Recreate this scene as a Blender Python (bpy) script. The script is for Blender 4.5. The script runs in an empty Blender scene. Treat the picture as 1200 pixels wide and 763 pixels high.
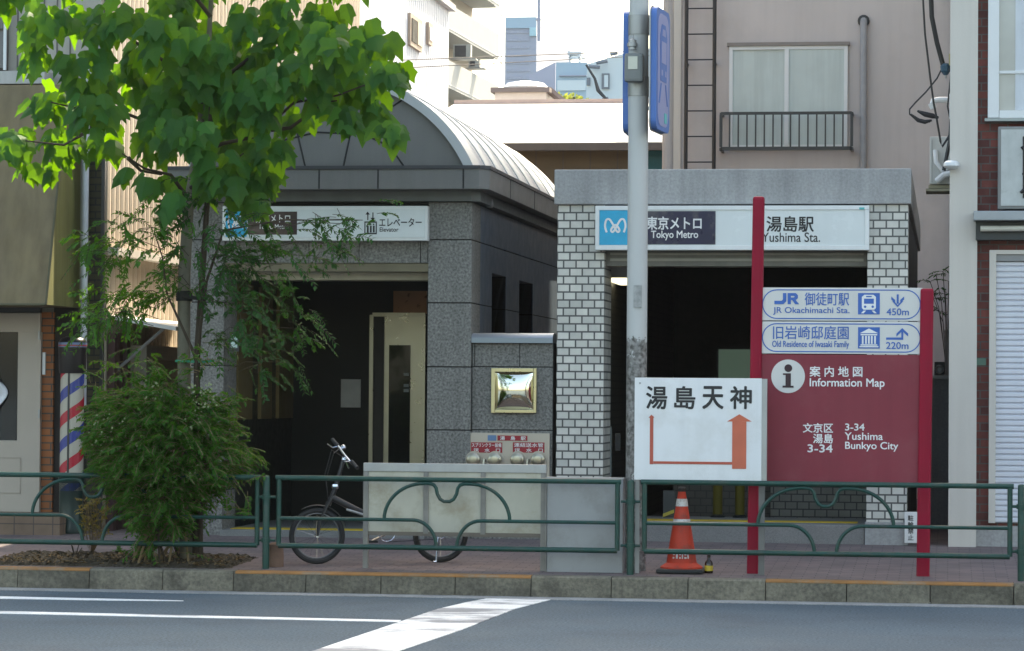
import bpy, bmesh, math, random
from mathutils import Vector, Matrix
rnd = random.Random(11)
S = bpy.context.scene
COL = S.collection
R = math.radians

# ------------------------------------------------------------------ camera
FPX, YAW, PITCH, ROLL, EYE = 3470.0, R(8.39), math.atan((459 - 381.5) / 3470.0), 0.0075, 1.76
FWD = Vector((-math.sin(YAW) * math.cos(PITCH), math.cos(YAW) * math.cos(PITCH), math.sin(PITCH)))
_r0 = Vector((math.cos(YAW), math.sin(YAW), 0)); _u0 = _r0.cross(FWD)
RGT = _r0 * math.cos(ROLL) + _u0 * math.sin(ROLL)
UPV = _u0 * math.cos(ROLL) - _r0 * math.sin(ROLL)
cam_d = bpy.data.cameras.new('camera'); cam = bpy.data.objects.new('camera', cam_d); COL.objects.link(cam)
cam_d.sensor_width = 36.0; cam_d.lens = FPX / 1200 * 36.0; cam_d.clip_start = 0.5; cam_d.clip_end = 4000
cam.matrix_world = Matrix(((RGT.x, UPV.x, -FWD.x, 0), (RGT.y, UPV.y, -FWD.y, 0), (RGT.z, UPV.z, -FWD.z, EYE), (0, 0, 0, 1)))
S.camera = cam

# ------------------------------------------------------------------ sky, sun, exposure
SUN_AZ, SUN_EL = math.atan2(0.33, 0.944), R(47)          # azimuth from +Y towards +X
world = bpy.data.worlds.new('World'); S.world = world; world.use_nodes = True
nt = world.node_tree; bg = nt.nodes['Background']
sky = nt.nodes.new('ShaderNodeTexSky'); sky.sky_type = 'NISHITA'; sky.sun_disc = False
sky.sun_elevation = SUN_EL; sky.sun_rotation = SUN_AZ; sky.dust_density = 3.5; sky.air_density = 1.2; sky.ozone_density = 1.0
nt.links.new(sky.outputs[0], bg.inputs[0]); bg.inputs[1].default_value = 0.15
sun_d = bpy.data.lights.new('sun', 'SUN'); sun_d.energy = 3.2; sun_d.angle = R(0.5); sun_d.color = (1, 0.94, 0.84)
sun = bpy.data.objects.new('sun', sun_d); COL.objects.link(sun)
to_sun = Vector((math.sin(SUN_AZ) * math.cos(SUN_EL), math.cos(SUN_AZ) * math.cos(SUN_EL), math.sin(SUN_EL)))
sun.rotation_euler = to_sun.to_track_quat('Z', 'Y').to_euler(); sun.location = to_sun * 60
vs = S.view_settings; vs.view_transform = 'Standard'; vs.look = 'None'; vs.gamma = 1; vs.exposure = 2.0
try: vs.use_curve_mapping = False
except Exception: pass
vs.use_white_balance = True; vs.white_balance_temperature = 7700; vs.white_balance_tint = 6     # the photograph is balanced for open shade
S.display_settings.display_device = 'sRGB'
S.render.engine = 'CYCLES'
S.cycles.max_bounces = 8; S.cycles.diffuse_bounces = 4; S.cycles.volume_bounces = 1; S.cycles.transparent_max_bounces = 6
S.cycles.use_denoising = True; S.cycles.caustics_reflective = False; S.cycles.caustics_refractive = False

# ------------------------------------------------------------------ measuring: photograph pixel -> point on a plane of the place
def ray(u, v):
    return FWD + RGT * ((u - 600) / FPX) + UPV * ((381.5 - v) / FPX)
def W(u, v, Y):
    d = ray(u, v); t = Y / d.y
    return Vector((d.x * t, Y, EYE + d.z * t))
def G(u, v, z=0.0):
    d = ray(u, v); t = (z - EYE) / d.z
    return Vector((d.x * t, d.y * t, z))
def onX(u, v, X):
    d = ray(u, v); t = X / d.x
    return Vector((X, d.y * t, EYE + d.z * t))
def XU(u, Y, v=450): return W(u, v, Y).x
def ZV(v, Y, u=600): return W(u, v, Y).z

YK, YR, YF = 25.15, 25.47, 29.0
ZK = 0.18
def pav(Y): return 0.185 + max(0, Y - 25.35) * 0.115 / 3.65

# ------------------------------------------------------------------ mesh builder
ORG = {}
class MB:
    def __init__(s): s.v = []; s.f = []
    def add(s, vs_, fs):
        b = len(s.v); s.v += [Vector(p) for p in vs_]; s.f += [tuple(i + b for i in f) for f in fs]; return s
    def box(s, x0, x1, y0, y1, z0, z1):
        return s.add([(x0, y0, z0), (x1, y0, z0), (x1, y1, z0), (x0, y1, z0), (x0, y0, z1), (x1, y0, z1), (x1, y1, z1), (x0, y1, z1)],
                     [(0, 3, 2, 1), (4, 5, 6, 7), (0, 1, 5, 4), (1, 2, 6, 5), (2, 3, 7, 6), (3, 0, 4, 7)])
    def pbox(s, u0, v0, u1, v1, Y, dep):
        x0 = W(u0, (v0 + v1) / 2, Y).x; x1 = W(u1, (v0 + v1) / 2, Y).x
        z1 = W((u0 + u1) / 2, v0, Y).z; z0 = W((u0 + u1) / 2, v1, Y).z
        return s.box(x0, x1, Y, Y + dep, z0, z1)
    def obox(s, p, q, nrm, th, z0, z1):      # box along the plan line p-q, thickness th towards nrm
        p = Vector((p[0], p[1], 0)); q = Vector((q[0], q[1], 0)); n = Vector((nrm[0], nrm[1], 0)) * th
        c = [p, q, q + n, p + n]
        return s.add([(a.x, a.y, z0) for a in c] + [(a.x, a.y, z1) for a in c],
                     [(0, 3, 2, 1), (4, 5, 6, 7), (0, 1, 5, 4), (1, 2, 6, 5), (2, 3, 7, 6), (3, 0, 4, 7)])
    def prism(s, poly, y0, y1):              # polygon in x,z extruded along y
        n = len(poly)
        vs_ = [(p[0], y0, p[1]) for p in poly] + [(p[0], y1, p[1]) for p in poly]
        return s.add(vs_, [tuple(range(n)), tuple(range(2 * n - 1, n - 1, -1))] + [(i, n + i, n + (i + 1) % n, (i + 1) % n) for i in range(n)])
    def hprism(s, poly, z0, z1):             # polygon in x,y extruded along z
        n = len(poly)
        vs_ = [(p[0], p[1], z0) for p in poly] + [(p[0], p[1], z1) for p in poly]
        return s.add(vs_, [tuple(range(n - 1, -1, -1)), tuple(range(n, 2 * n))] + [(i, (i + 1) % n, n + (i + 1) % n, n + i) for i in range(n)])
    def quad(s, *p): return s.add(p, [tuple(range(len(p)))])
    def tube(s, pts, r, seg=8, cap=True, closed=False):
        pts = [Vector(p) for p in pts]; n = len(pts)
        rr = r if isinstance(r, (list, tuple)) else [r] * n
        ring = []; nrm = None
        for i in range(n):
            a = pts[i - 1] if (i or closed) else pts[0]; b = pts[(i + 1) % n] if (i < n - 1 or closed) else pts[-1]
            t = (b - a).normalized()
            if nrm is None:
                h = Vector((0, 0, 1)) if abs(t.z) < 0.9 else Vector((1, 0, 0)); nrm = t.cross(h).normalized()
            else:
                nrm = nrm - t * nrm.dot(t)
                nrm = nrm.normalized() if nrm.length > 1e-6 else t.orthogonal().normalized()
            bi = t.cross(nrm)
            ring.append([pts[i] + (nrm * math.cos(2 * math.pi * k / seg) + bi * math.sin(2 * math.pi * k / seg)) * rr[i] for k in range(seg)])
        b0 = len(s.v); vs_ = [p for q in ring for p in q]; fs = []
        for i in range(n if closed else n - 1):
            j = (i + 1) % n
            for k in range(seg):
                fs.append((i * seg + k, i * seg + (k + 1) % seg, j * seg + (k + 1) % seg, j * seg + k))
        if cap and not closed: fs += [tuple(range(seg - 1, -1, -1)), tuple((n - 1) * seg + k for k in range(seg))]
        return s.add(vs_, fs)
    def lathe(s, prof, c, seg=20, axis='z'):
        c = Vector(c); vs_ = []; fs = []; n = len(prof)
        for r, h in prof:
            for k in range(seg):
                a = 2 * math.pi * k / seg
                p = {'z': (r * math.cos(a), r * math.sin(a), h), 'y': (r * math.cos(a), h, r * math.sin(a)), 'x': (h, r * math.cos(a), r * math.sin(a))}[axis]
                vs_.append(c + Vector(p))
        for i in range(n - 1):
            for k in range(seg): fs.append((i * seg + k, i * seg + (k + 1) % seg, (i + 1) * seg + (k + 1) % seg, (i + 1) * seg + k))
        fs += [tuple(range(seg - 1, -1, -1)), tuple((n - 1) * seg + k for k in range(seg))]
        return s.add(vs_, fs)
    def disc(s, c, r, y0, y1, seg=24):       # flat disc facing -Y
        return s.prism([(c[0] + r * math.cos(2 * math.pi * k / seg), c[1] + r * math.sin(2 * math.pi * k / seg)) for k in range(seg)], y0, y1)
    def build(s, name, m, parent=None, bevel=0, smooth=False, recalc=True, org=None):
        if parent is not None: o0 = ORG[parent.name]
        elif org is not None: o0 = Vector(org)
        else:
            xs = [p.x for p in s.v]; ys = [p.y for p in s.v]; zs = [p.z for p in s.v]
            o0 = Vector(((min(xs) + max(xs)) / 2, (min(ys) + max(ys)) / 2, min(zs)))
        me = bpy.data.meshes.new(name); me.from_pydata([tuple(p - o0) for p in s.v], [], s.f); me.update()
        if recalc or bevel:
            bm = bmesh.new(); bm.from_mesh(me)
            bmesh.ops.remove_doubles(bm, verts=bm.verts, dist=1e-5) if bevel else None
            bmesh.ops.recalc_face_normals(bm, faces=bm.faces)
            if bevel:
                es = [e for e in bm.edges if e.is_manifold and e.calc_face_angle(0) > 0.6]
                bmesh.ops.bevel(bm, geom=es, offset=bevel, segments=2, affect='EDGES', profile=0.6, clamp_overlap=True)
            bm.to_mesh(me); bm.free()
        if smooth:
            me.polygons.foreach_set('use_smooth', [True] * len(me.polygons))
            try: me.set_sharp_from_angle(angle=R(40))
            except Exception: pass
        if m is not None: me.materials.append(m)
        o = bpy.data.objects.new(name, me); COL.objects.link(o)
        if parent is not None: o.parent = parent
        else: o.location = o0
        ORG[o.name] = o0
        return o

def tag(o, label, cat, group=None):
    o['label'] = label; o['category'] = cat
    if group: o['group'] = group
    return o
def thing(name, label, cat, loc, group=None):
    o = bpy.data.objects.new(name, None); COL.objects.link(o); o.location = Vector(loc); o.empty_display_size = 0.2
    ORG[o.name] = Vector(loc)
    return tag(o, label, cat, group)
def struct(o, kind='structure'): o['kind'] = kind; return o
def kids(o): return [c for c in COL.objects if c.parent == o]
def copy_tree(o, parent=None):
    c = o.copy(); COL.objects.link(c)
    if parent is not None: c.parent = parent
    for ch in kids(o): copy_tree(ch, c)
    return c

# ------------------------------------------------------------------ materials
MATS = {}
def mat(name, col, rough=0.7, var=0.12, scale=6, bump=0.0, bscale=60, metal=0.0, spec=0.4, streak=0.0, fine=0.0, fscale=120, coat=0.0, rand=0.0, dirt=None, dirt_amt=0.0, dscale=2.0):
    m = bpy.data.materials.new(name); m.use_nodes = True; t = m.node_tree; n = t.nodes; L = t.links
    b = n['Principled BSDF']; b.inputs['Roughness'].default_value = rough; b.inputs['Metallic'].default_value = metal
    b.inputs['Specular IOR Level'].default_value = spec
    if coat: b.inputs['Coat Weight'].default_value = coat; b.inputs['Coat Roughness'].default_value = 0.15
    tc = n.new('ShaderNodeTexCoord'); geo = n.new('ShaderNodeNewGeometry')
    pos = geo.outputs['Position']
    def noise(sc, det=4, vec=pos, rgh=0.6):
        x = n.new('ShaderNodeTexNoise'); x.inputs['Scale'].default_value = sc; x.inputs['Detail'].default_value = det; x.inputs['Roughness'].default_value = rgh
        L.new(vec, x.inputs['Vector']); return x.outputs['Fac']
    def math_(op, a, bb):
        x = n.new('ShaderNodeMath'); x.operation = op
        for i, q in enumerate((a, bb)):
            if isinstance(q, (int, float)): x.inputs[i].default_value = q
            else: L.new(q, x.inputs[i])
        return x.outputs[0]
    def mrange(a, f0, f1, t0, t1):
        x = n.new('ShaderNodeMapRange'); L.new(a, x.inputs[0])
        for i, q in enumerate((f0, f1, t0, t1)): x.inputs[i + 1].default_value = q
        return x.outputs[0]
    gain = mrange(noise(scale), 0.25, 0.75, 1 - var, 1 + var)
    if fine: gain = math_('MULTIPLY', gain, mrange(noise(fscale, 2), 0.3, 0.7, 1 - fine, 1 + fine))
    if streak:
        mp = n.new('ShaderNodeMapping'); mp.inputs['Scale'].default_value = (9, 9, 0.5); L.new(pos, mp.inputs[0])
        gain = math_('MULTIPLY', gain, mrange(noise(1.0, 5, mp.outputs[0]), 0.42, 0.75, 1, 1 - streak))
    if rand:
        oi = n.new('ShaderNodeObjectInfo'); gain = math_('MULTIPLY', gain, mrange(oi.outputs['Random'], 0, 1, 1 - rand, 1 + rand))
    mx = n.new('ShaderNodeMix'); mx.data_type = 'RGBA'; mx.blend_type = 'MULTIPLY'; mx.inputs[0].default_value = 1
    mx.inputs[6].default_value = (*col, 1)
    cmb = n.new('ShaderNodeCombineColor'); [L.new(gain, cmb.inputs[i]) for i in range(3)]
    L.new(cmb.outputs[0], mx.inputs[7]); out = mx.outputs[2]
    if dirt:
        d = n.new('ShaderNodeMix'); d.data_type = 'RGBA'; d.inputs[7].default_value = (*dirt, 1); L.new(out, d.inputs[6])
        L.new(mrange(noise(dscale, 8, rgh=0.7), 0.5, 0.68, 0, dirt_amt), d.inputs[0]); out = d.outputs[2]
    L.new(out, b.inputs['Base Color'])
    L.new(mrange(noise(scale * 2), 0.3, 0.7, max(0.02, rough * 0.85), min(1, rough * 1.15)), b.inputs['Roughness'])
    if bump:
        bp = n.new('ShaderNodeBump'); bp.inputs['Strength'].default_value = min(1, bump); bp.inputs['Distance'].default_value = 0.01
        L.new(noise(bscale, 5), bp.inputs['Height']); L.new(bp.outputs[0], b.inputs['Normal'])
    MATS[name] = m
    return m
def nodes_of(m): return m.node_tree.nodes, m.node_tree.links, m.node_tree.nodes['Principled BSDF']
def brickmat(name, c1, c2, mortar, bw, bh, mo, offset=0.5, rough=0.7, bump=0.3, var=0.15, horiz=False, dirt=0.25, shift=(0, 0)):
    m = bpy.data.materials.new(name); m.use_nodes = True; n, L, b = nodes_of(m)
    geo = n.new('ShaderNodeNewGeometry'); sp = n.new('ShaderNodeSeparateXYZ'); L.new(geo.outputs['Position'], sp.inputs[0])
    cb = n.new('ShaderNodeCombineXYZ')
    if horiz:
        ax = n.new('ShaderNodeMath'); ax.inputs[1].default_value = shift[0]; L.new(sp.outputs[0], ax.inputs[0]); L.new(ax.outputs[0], cb.inputs[0])
        ay = n.new('ShaderNodeMath'); ay.inputs[1].default_value = shift[1]; L.new(sp.outputs[1], ay.inputs[0]); L.new(ay.outputs[0], cb.inputs[1])
    else:
        ax = n.new('ShaderNodeMath'); L.new(sp.outputs[0], ax.inputs[0]); L.new(sp.outputs[1], ax.inputs[1])
        a2 = n.new('ShaderNodeMath'); a2.inputs[1].default_value = shift[0]; L.new(ax.outputs[0], a2.inputs[0]); L.new(a2.outputs[0], cb.inputs[0])
        az = n.new('ShaderNodeMath'); az.inputs[1].default_value = shift[1]; L.new(sp.outputs[2], az.inputs[0]); L.new(az.outputs[0], cb.inputs[1])
    br = n.new('ShaderNodeTexBrick'); L.new(cb.outputs[0], br.inputs['Vector'])
    br.inputs['Color1'].default_value = (*c1, 1); br.inputs['Color2'].default_value = (*c2, 1); br.inputs['Mortar'].default_value = (*mortar, 1)
    br.inputs['Scale'].default_value = 1; br.inputs['Brick Width'].default_value = bw; br.inputs['Row Height'].default_value = bh
    br.inputs['Mortar Size'].default_value = mo; br.inputs['Mortar Smooth'].default_value = 0.15; br.offset = offset
    nz = n.new('ShaderNodeTexNoise'); nz.inputs['Scale'].default_value = 3; nz.inputs['Detail'].default_value = 8; nz.inputs['Roughness'].default_value = 0.7
    L.new(geo.outputs['Position'], nz.inputs['Vector'])
    mr = n.new('ShaderNodeMapRange'); L.new(nz.outputs['Fac'], mr.inputs[0])
    for i, q in enumerate((0.3, 0.7, 1 - dirt, 1 + dirt * 0.5)): mr.inputs[i + 1].default_value = q
    mx = n.new('ShaderNodeMix'); mx.data_type = 'RGBA'; mx.blend_type = 'MULTIPLY'; mx.inputs[0].default_value = 1
    cmb = n.new('ShaderNodeCombineColor'); [L.new(mr.outputs[0], cmb.inputs[i]) for i in range(3)]
    L.new(br.outputs['Color'], mx.inputs[6]); L.new(cmb.outputs[0], mx.inputs[7]); L.new(mx.outputs[2], b.inputs['Base Color'])
    b.inputs['Roughness'].default_value = rough
    bp = n.new('ShaderNodeBump'); bp.inputs['Strength'].default_value = bump; bp.inputs['Distance'].default_value = 0.006; bp.invert = True
    L.new(br.outputs['Fac'], bp.inputs['Height']); L.new(bp.outputs[0], b.inputs['Normal'])
    return m
def glass(name, col, rough=0.05, spec=0.6):
    m = bpy.data.materials.new(name); m.use_nodes = True; n, L, b = nodes_of(m)
    b.inputs['Base Color'].default_value = (*col, 1); b.inputs['Roughness'].default_value = rough; b.inputs['Specular IOR Level'].default_value = spec
    return m
def glow(name, col, st):
    m = bpy.data.materials.new(name); m.use_nodes = True; n, L, b = nodes_of(m)
    b.inputs['Base Color'].default_value = (*col, 1); b.inputs['Emission Color'].default_value = (*col, 1); b.inputs['Emission Strength'].default_value = st
    return m
def leafmat(name, c0, c1, trans, tcol, rough=0.6):
    m = bpy.data.materials.new(name); m.use_nodes = True; n, L, b = nodes_of(m)
    geo = n.new('ShaderNodeNewGeometry'); cr = n.new('ShaderNodeValToRGB')
    cr.color_ramp.elements[0].color = (*c0, 1); cr.color_ramp.elements[1].color = (*c1, 1)
    L.new(geo.outputs['Random Per Island'], cr.inputs[0]); L.new(cr.outputs[0], b.inputs['Base Color'])
    b.inputs['Roughness'].default_value = rough; b.inputs['Specular IOR Level'].default_value = 0.22
    tr = n.new('ShaderNodeBsdfTranslucent'); tr.inputs[0].default_value = (*tcol, 1)
    ms = n.new('ShaderNodeMixShader'); ms.inputs[0].default_value = trans
    L.new(b.outputs[0], ms.inputs[1]); L.new(tr.outputs[0], ms.inputs[2]); L.new(ms.outputs[0], n['Material Output'].inputs[0])
    return m

# ------------------------------------------------------------------ lettering
def glyphs(s, bold=0.0):
    cu = bpy.data.curves.new('t', 'FONT'); cu.body = s; cu.size = 1; cu.resolution_u = 4; cu.offset = bold
    o = bpy.data.objects.new('t', cu); COL.objects.link(o)
    bpy.context.view_layer.update()
    me = bpy.data.meshes.new_from_object(o.evaluated_get(bpy.context.evaluated_depsgraph_get()))
    vs_ = [v.co.copy() for v in me.vertices]; fs = [tuple(p.vertices) for p in me.polygons]
    bpy.data.objects.remove(o); bpy.data.curves.remove(cu); bpy.data.meshes.remove(me)
    return vs_, fs
def letters(s, P0, ex, ez, w, h, parent, m, bold=0.0, name='lettering'):
    """text s filling the rectangle from P0 (lower left) along unit ex / ez"""
    vs_, fs = glyphs(s, 0.0)
    if not vs_: return None
    x0 = min(p.x for p in vs_); x1 = max(p.x for p in vs_); y0 = min(p.y for p in vs_); y1 = max(p.y for p in vs_)
    k = MB(); P0 = Vector(P0); ex = Vector(ex); ez = Vector(ez)
    ny_ = ez.cross(ex).normalized()                 # out of the face; a bold face is the outline laid down a few times, each a hair in front
    em = h / max(y1 - y0, .3)
    for i, (a_, b_) in enumerate(((0, 0), (1, .6), (-1, -.6), (.6, -1), (-.6, 1)) if bold else ((0, 0),)):
        k.add([P0 + ex * ((p.x - x0) / (x1 - x0) * w + a_ * bold * em * .9) + ez * ((p.y - y0) / (y1 - y0) * h + b_ * bold * em * .9) - Vector((0, .00012 * i, 0)) for p in vs_], fs)
    return k.build(name, m, parent, recalc=False)
def ptext(s, u0, v0, u1, v1, Y, parent, m, bold=0.0, name='lettering'):
    a = W(u0, (v0 + v1) / 2, Y).x; b = W(u1, (v0 + v1) / 2, Y).x
    zt = W((u0 + u1) / 2, v0, Y).z; zb = W((u0 + u1) / 2, v1, Y).z
    return letters(s, (a, Y, zb), (1, 0, 0), (0, 0, 1), b - a, zt - zb, parent, m, bold, name)

# ------------------------------------------------------------------ palette
granite = mat('granite', (0.185, 0.18, 0.168), 0.6, 0.12, 3, 0.12, 90, fine=0.5, fscale=42, streak=0.18)
granite_shade = mat('granite_side_shaded', (0.095, 0.132, 0.175), 0.45, 0.10, 3, fine=0.15, fscale=60, streak=0.08)  # granite copy for the side wall, with bluish sky shade in its colour
panel_grey = mat('metal_panel_grey', (0.165, 0.16, 0.152), 0.55, 0.07, 2, fine=0.05, streak=0.1)
joint_dark = mat('joint_dark', (0.03, 0.03, 0.03), 0.9)
concrete = mat('concrete_slab', (0.35, 0.345, 0.34), 0.85, 0.14, 2.5, 0.25, 50, streak=0.22, fine=0.12, fscale=40)
tile = brickmat('white_tile', (0.68, 0.655, 0.60), (0.50, 0.49, 0.455), (0.085, 0.085, 0.085), 0.124, 0.0785, 0.0085, rough=0.4, dirt=0.2)
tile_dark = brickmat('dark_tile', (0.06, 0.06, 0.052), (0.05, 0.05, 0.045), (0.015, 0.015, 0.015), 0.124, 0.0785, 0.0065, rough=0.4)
redbrick = brickmat('red_brick', (0.25, 0.07, 0.055), (0.12, 0.04, 0.036), (0.13, 0.11, 0.10), 0.17, 0.0785, 0.007, rough=0.8, dirt=0.45)
orangebrick = brickmat('orange_brick', (0.34, 0.11, 0.03), (0.26, 0.085, 0.025), (0.06, 0.05, 0.045), 0.22, 0.075, 0.008, rough=0.7)
darkbrick = brickmat('dark_brick', (0.07, 0.06, 0.03), (0.05, 0.045, 0.025), (0.02, 0.02, 0.02), 0.2, 0.07, 0.008, rough=0.85)
paver = brickmat('pavement_brick', (0.175, 0.128, 0.125), (0.125, 0.10, 0.10), (0.065, 0.055, 0.055), 0.205, 0.105, 0.005, rough=0.85, bump=0.2, horiz=True, dirt=0.3)
asphalt = mat('asphalt', (0.084, 0.110, 0.128), 0.9, 0.14, 0.7, 0.6, 120, fine=0.42, fscale=48, spec=0.2, dirt=(0.05, 0.055, 0.065), dirt_amt=0.35, dscale=0.8)
gutter_m = mat('gutter_concrete', (0.26, 0.26, 0.255), 0.9, 0.25, 4, 0.3, 90, fine=0.2, fscale=60)
white_paint = mat('road_paint', (0.72, 0.72, 0.70), 0.75, 0.08, 5, 0.3, 150, fine=0.12, fscale=110, dirt=(0.10, 0.10, 0.105), dirt_amt=0.55, dscale=2.6)
stripe_paint = mat('stripe_paint', (0.72, 0.72, 0.70), 0.8, 0.06, 5, 0.3, 120, fine=0.15, fscale=60)
n, L, b = nodes_of(stripe_paint); src = b.inputs['Base Color'].links[0].from_socket              # tyre scuffs along the road
mp = n.new('ShaderNodeMapping'); mp.inputs['Scale'].default_value = (.7, 1.6, 1); g_ = n.new('ShaderNodeNewGeometry'); L.new(g_.outputs['Position'], mp.inputs[0])
nz = n.new('ShaderNodeTexNoise'); nz.inputs['Scale'].default_value = 1.0; nz.inputs['Detail'].default_value = 7; nz.inputs['Roughness'].default_value = .65; L.new(mp.outputs[0], nz.inputs['Vector'])
mr_ = n.new('ShaderNodeMapRange'); L.new(nz.outputs['Fac'], mr_.inputs[0]); mr_.inputs[1].default_value = .50; mr_.inputs[2].default_value = .60; mr_.inputs[4].default_value = .85
mx_ = n.new('ShaderNodeMix'); mx_.data_type = 'RGBA'; L.new(mr_.outputs[0], mx_.inputs[0]); L.new(src, mx_.inputs[6]); mx_.inputs[7].default_value = (.15, .155, .165, 1); L.new(mx_.outputs[2], b.inputs['Base Color'])
kerb_m = mat('kerb_concrete', (0.145, 0.128, 0.095), 0.9, 0.3, 4, 0.8, 50, fine=0.3, fscale=30, rand=0.2, dirt=(0.05, 0.044, 0.033), dirt_amt=0.9, dscale=3.2)
kerb_orange = mat('kerb_orange_paint', (0.27, 0.125, 0.04), 0.85, 0.3, 5, 0.3, 80, dirt=(0.20, 0.18, 0.14), dirt_amt=1.0, dscale=2.2)
soil_m = mat('soil', (0.055, 0.042, 0.026), 1, 0.4, 12, 1.0, 40, fine=0.4, fscale=60)
steel_green = mat('green_paint', (0.006, 0.048, 0.036), 0.42, 0.15, 6, spec=0.4, fine=0.12, fscale=30, dirt=(0.07, 0.065, 0.05), dirt_amt=0.45, dscale=7)
steel_red = mat('red_paint', (0.27, 0.005, 0.026), 0.55, 0.08, 4, spec=0.2, streak=0.12)
board_red = mat('red_board', (0.235, 0.042, 0.056), 0.65, 0.07, 2, spec=0.2, streak=0.08, dirt=(0.26, 0.07, 0.08), dirt_amt=0.4, dscale=2.5)
sign_white = mat('sign_white', (0.74, 0.735, 0.73), 0.5, 0.03, 1.5, streak=0.08, dirt=(0.58, 0.56, 0.52), dirt_amt=0.5, dscale=2.5)
plate_white = mat('plate_offwhite', (0.62, 0.60, 0.57), 0.5, 0.04, 2, streak=0.06)
face_white = mat('sign_face_white', (0.66, 0.70, 0.70), 0.25, 0.04, 2, streak=0.04)
frame_white = mat('frame_white', (0.74, 0.75, 0.74), 0.4, 0.05, 3, streak=0.08)
ink_black = mat('black_lettering', (0.02, 0.02, 0.022), 0.5)
ink_blue = mat('blue_lettering', (0.035, 0.12, 0.40), 0.5)
ink_white = mat('white_lettering', (0.75, 0.74, 0.73), 0.5)
ink_red = mat('red_marking', (0.45, 0.09, 0.055), 0.55, 0.1, 6)
ink_orange = mat('orange_marking', (0.55, 0.13, 0.07), 0.55, 0.1, 6)
metro_blue = mat('sky_blue_panel', (0.01, 0.37, 0.60), 0.35, spec=.3)
navy = mat('navy_panel', (0.016, 0.016, 0.05), 0.3, spec=0.35, dirt=(0.10, 0.095, 0.10), dirt_amt=0.8, dscale=5)  # grey patches in the colour stand for blurred tree reflections
pole_m = mat('pole_grey_paint', (0.40, 0.405, 0.41), 0.42, 0.06, 3, streak=0.1, metal=0.0)
galv = mat('galvanised_steel', (0.36, 0.36, 0.355), 0.45, 0.12, 5, metal=0.6, streak=0.1)
stainless = mat('stainless_steel', (0.40, 0.37, 0.29), 0.3, 0.06, 3, metal=0.85)
brass = mat('brass_frame', (0.52, 0.46, 0.28), 0.3, 0.06, 3, metal=0.85)
mirror = mat('mirror_acrylic', (0.8, 0.78, 0.66), 0.08, 0.02, 3, metal=1.0)
black_m = mat('black_paint', (0.02, 0.02, 0.022), 0.4, spec=0.5)
dark_m = mat('dark_interior', (0.008, 0.009, 0.009), 0.7)
dark_green_int = mat('dark_green_interior', (0.015, 0.017, 0.015), 0.5, spec=0.25)
rubber = mat('rubber', (0.025, 0.025, 0.026), 0.75)
beige_wall = mat('beige_render', (0.54, 0.48, 0.455), 0.9, 0.07, 0.8, 0.15, 40, streak=0.07, dirt=(0.43, 0.38, 0.355), dirt_amt=0.6, dscale=0.6)
cream_wall = mat('cream_render', (0.60, 0.555, 0.50), 0.85, 0.05, 1.0, 0.1, 40, streak=0.07)
alu_white = mat('white_aluminium', (0.68, 0.69, 0.69), 0.35, 0.04, 3)
curtain = mat('pale_curtain', (0.50, 0.56, 0.54), 0.35, 0.1, 1.5, streak=0.2, spec=0.5)
corr = mat('ribbed_siding_beige', (0.50, 0.42, 0.33), 0.6, 0.06, 2, streak=0.15, fine=0.06, fscale=30)
siding = mat('pale_siding', (0.36, 0.335, 0.29), 0.7, 0.08, 2, streak=0.15)
awning_m = mat('olive_awning', (0.185, 0.142, 0.078), 0.75, 0.12, 2.5, 0.1, 60, streak=0.3)
awning_side = mat('olive_awning_side', (0.17, 0.165, 0.055), 0.75, 0.12, 2.5, streak=0.35)  # greenish light on the side panel is mixed into this canvas colour
door_m = mat('cream_door', (0.44, 0.38, 0.32), 0.5, 0.05, 3)
brown_m = mat('brown_wood', (0.10, 0.055, 0.035), 0.6, 0.2, 5, streak=0.2)
gold_panel = mat('bronze_panel', (0.23, 0.17, 0.07), 0.35, 0.08, 3, metal=0.4)
dark_glass = glass('dark_glass', (0.012, 0.014, 0.016))
pale_metal = mat('pale_metal_roof', (0.70, 0.66, 0.58), 0.4, 0.05, 2)
vault_m = mat('vault_sheet', (0.47, 0.48, 0.50), 0.35, 0.05, 2, metal=0.3)
white_wall = mat('white_siding', (0.50, 0.55, 0.62), 0.7, 0.04, 2, streak=0.06)
apart_m = mat('apartment_cream', (0.36, 0.36, 0.345), 0.8, 0.04, 1)
yellow_m = mat('yellow_tactile', (0.62, 0.42, 0.03), 0.7, 0.15, 6)
cone_orange = mat('cone_orange', (0.52, 0.042, 0.016), 0.6, 0.15, 8, streak=0.2, dirt=(0.10, 0.04, 0.03), dirt_amt=0.8, dscale=7)
cone_white = mat('cone_reflective_band', (0.62, 0.60, 0.58), 0.5, 0.25, 14, dirt=(0.10, 0.06, 0.05), dirt_amt=0.9, dscale=14)
board_cream = mat('weathered_sheet', (0.47, 0.445, 0.36), 0.5, 0.16, 2, streak=0.08, dirt=(0.30, 0.25, 0.17), dirt_amt=0.75, dscale=3)
board_grey = mat('grey_sheet', (0.30, 0.30, 0.295), 0.6, 0.1, 2, streak=0.04, dirt=(0.2, 0.19, 0.17), dirt_amt=0.5, dscale=3)
bark = mat('bark_grey', (0.17, 0.155, 0.115), 0.95, 0.25, 6, 0.8, 30, streak=0.3)
bark_dark = mat('bark_brown', (0.045, 0.032, 0.020), 0.95, 0.3, 8, 0.8, 30)
cane_m = mat('tan_cane', (0.20, 0.14, 0.07), 0.8, 0.3, 10)
HAZE = True

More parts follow.
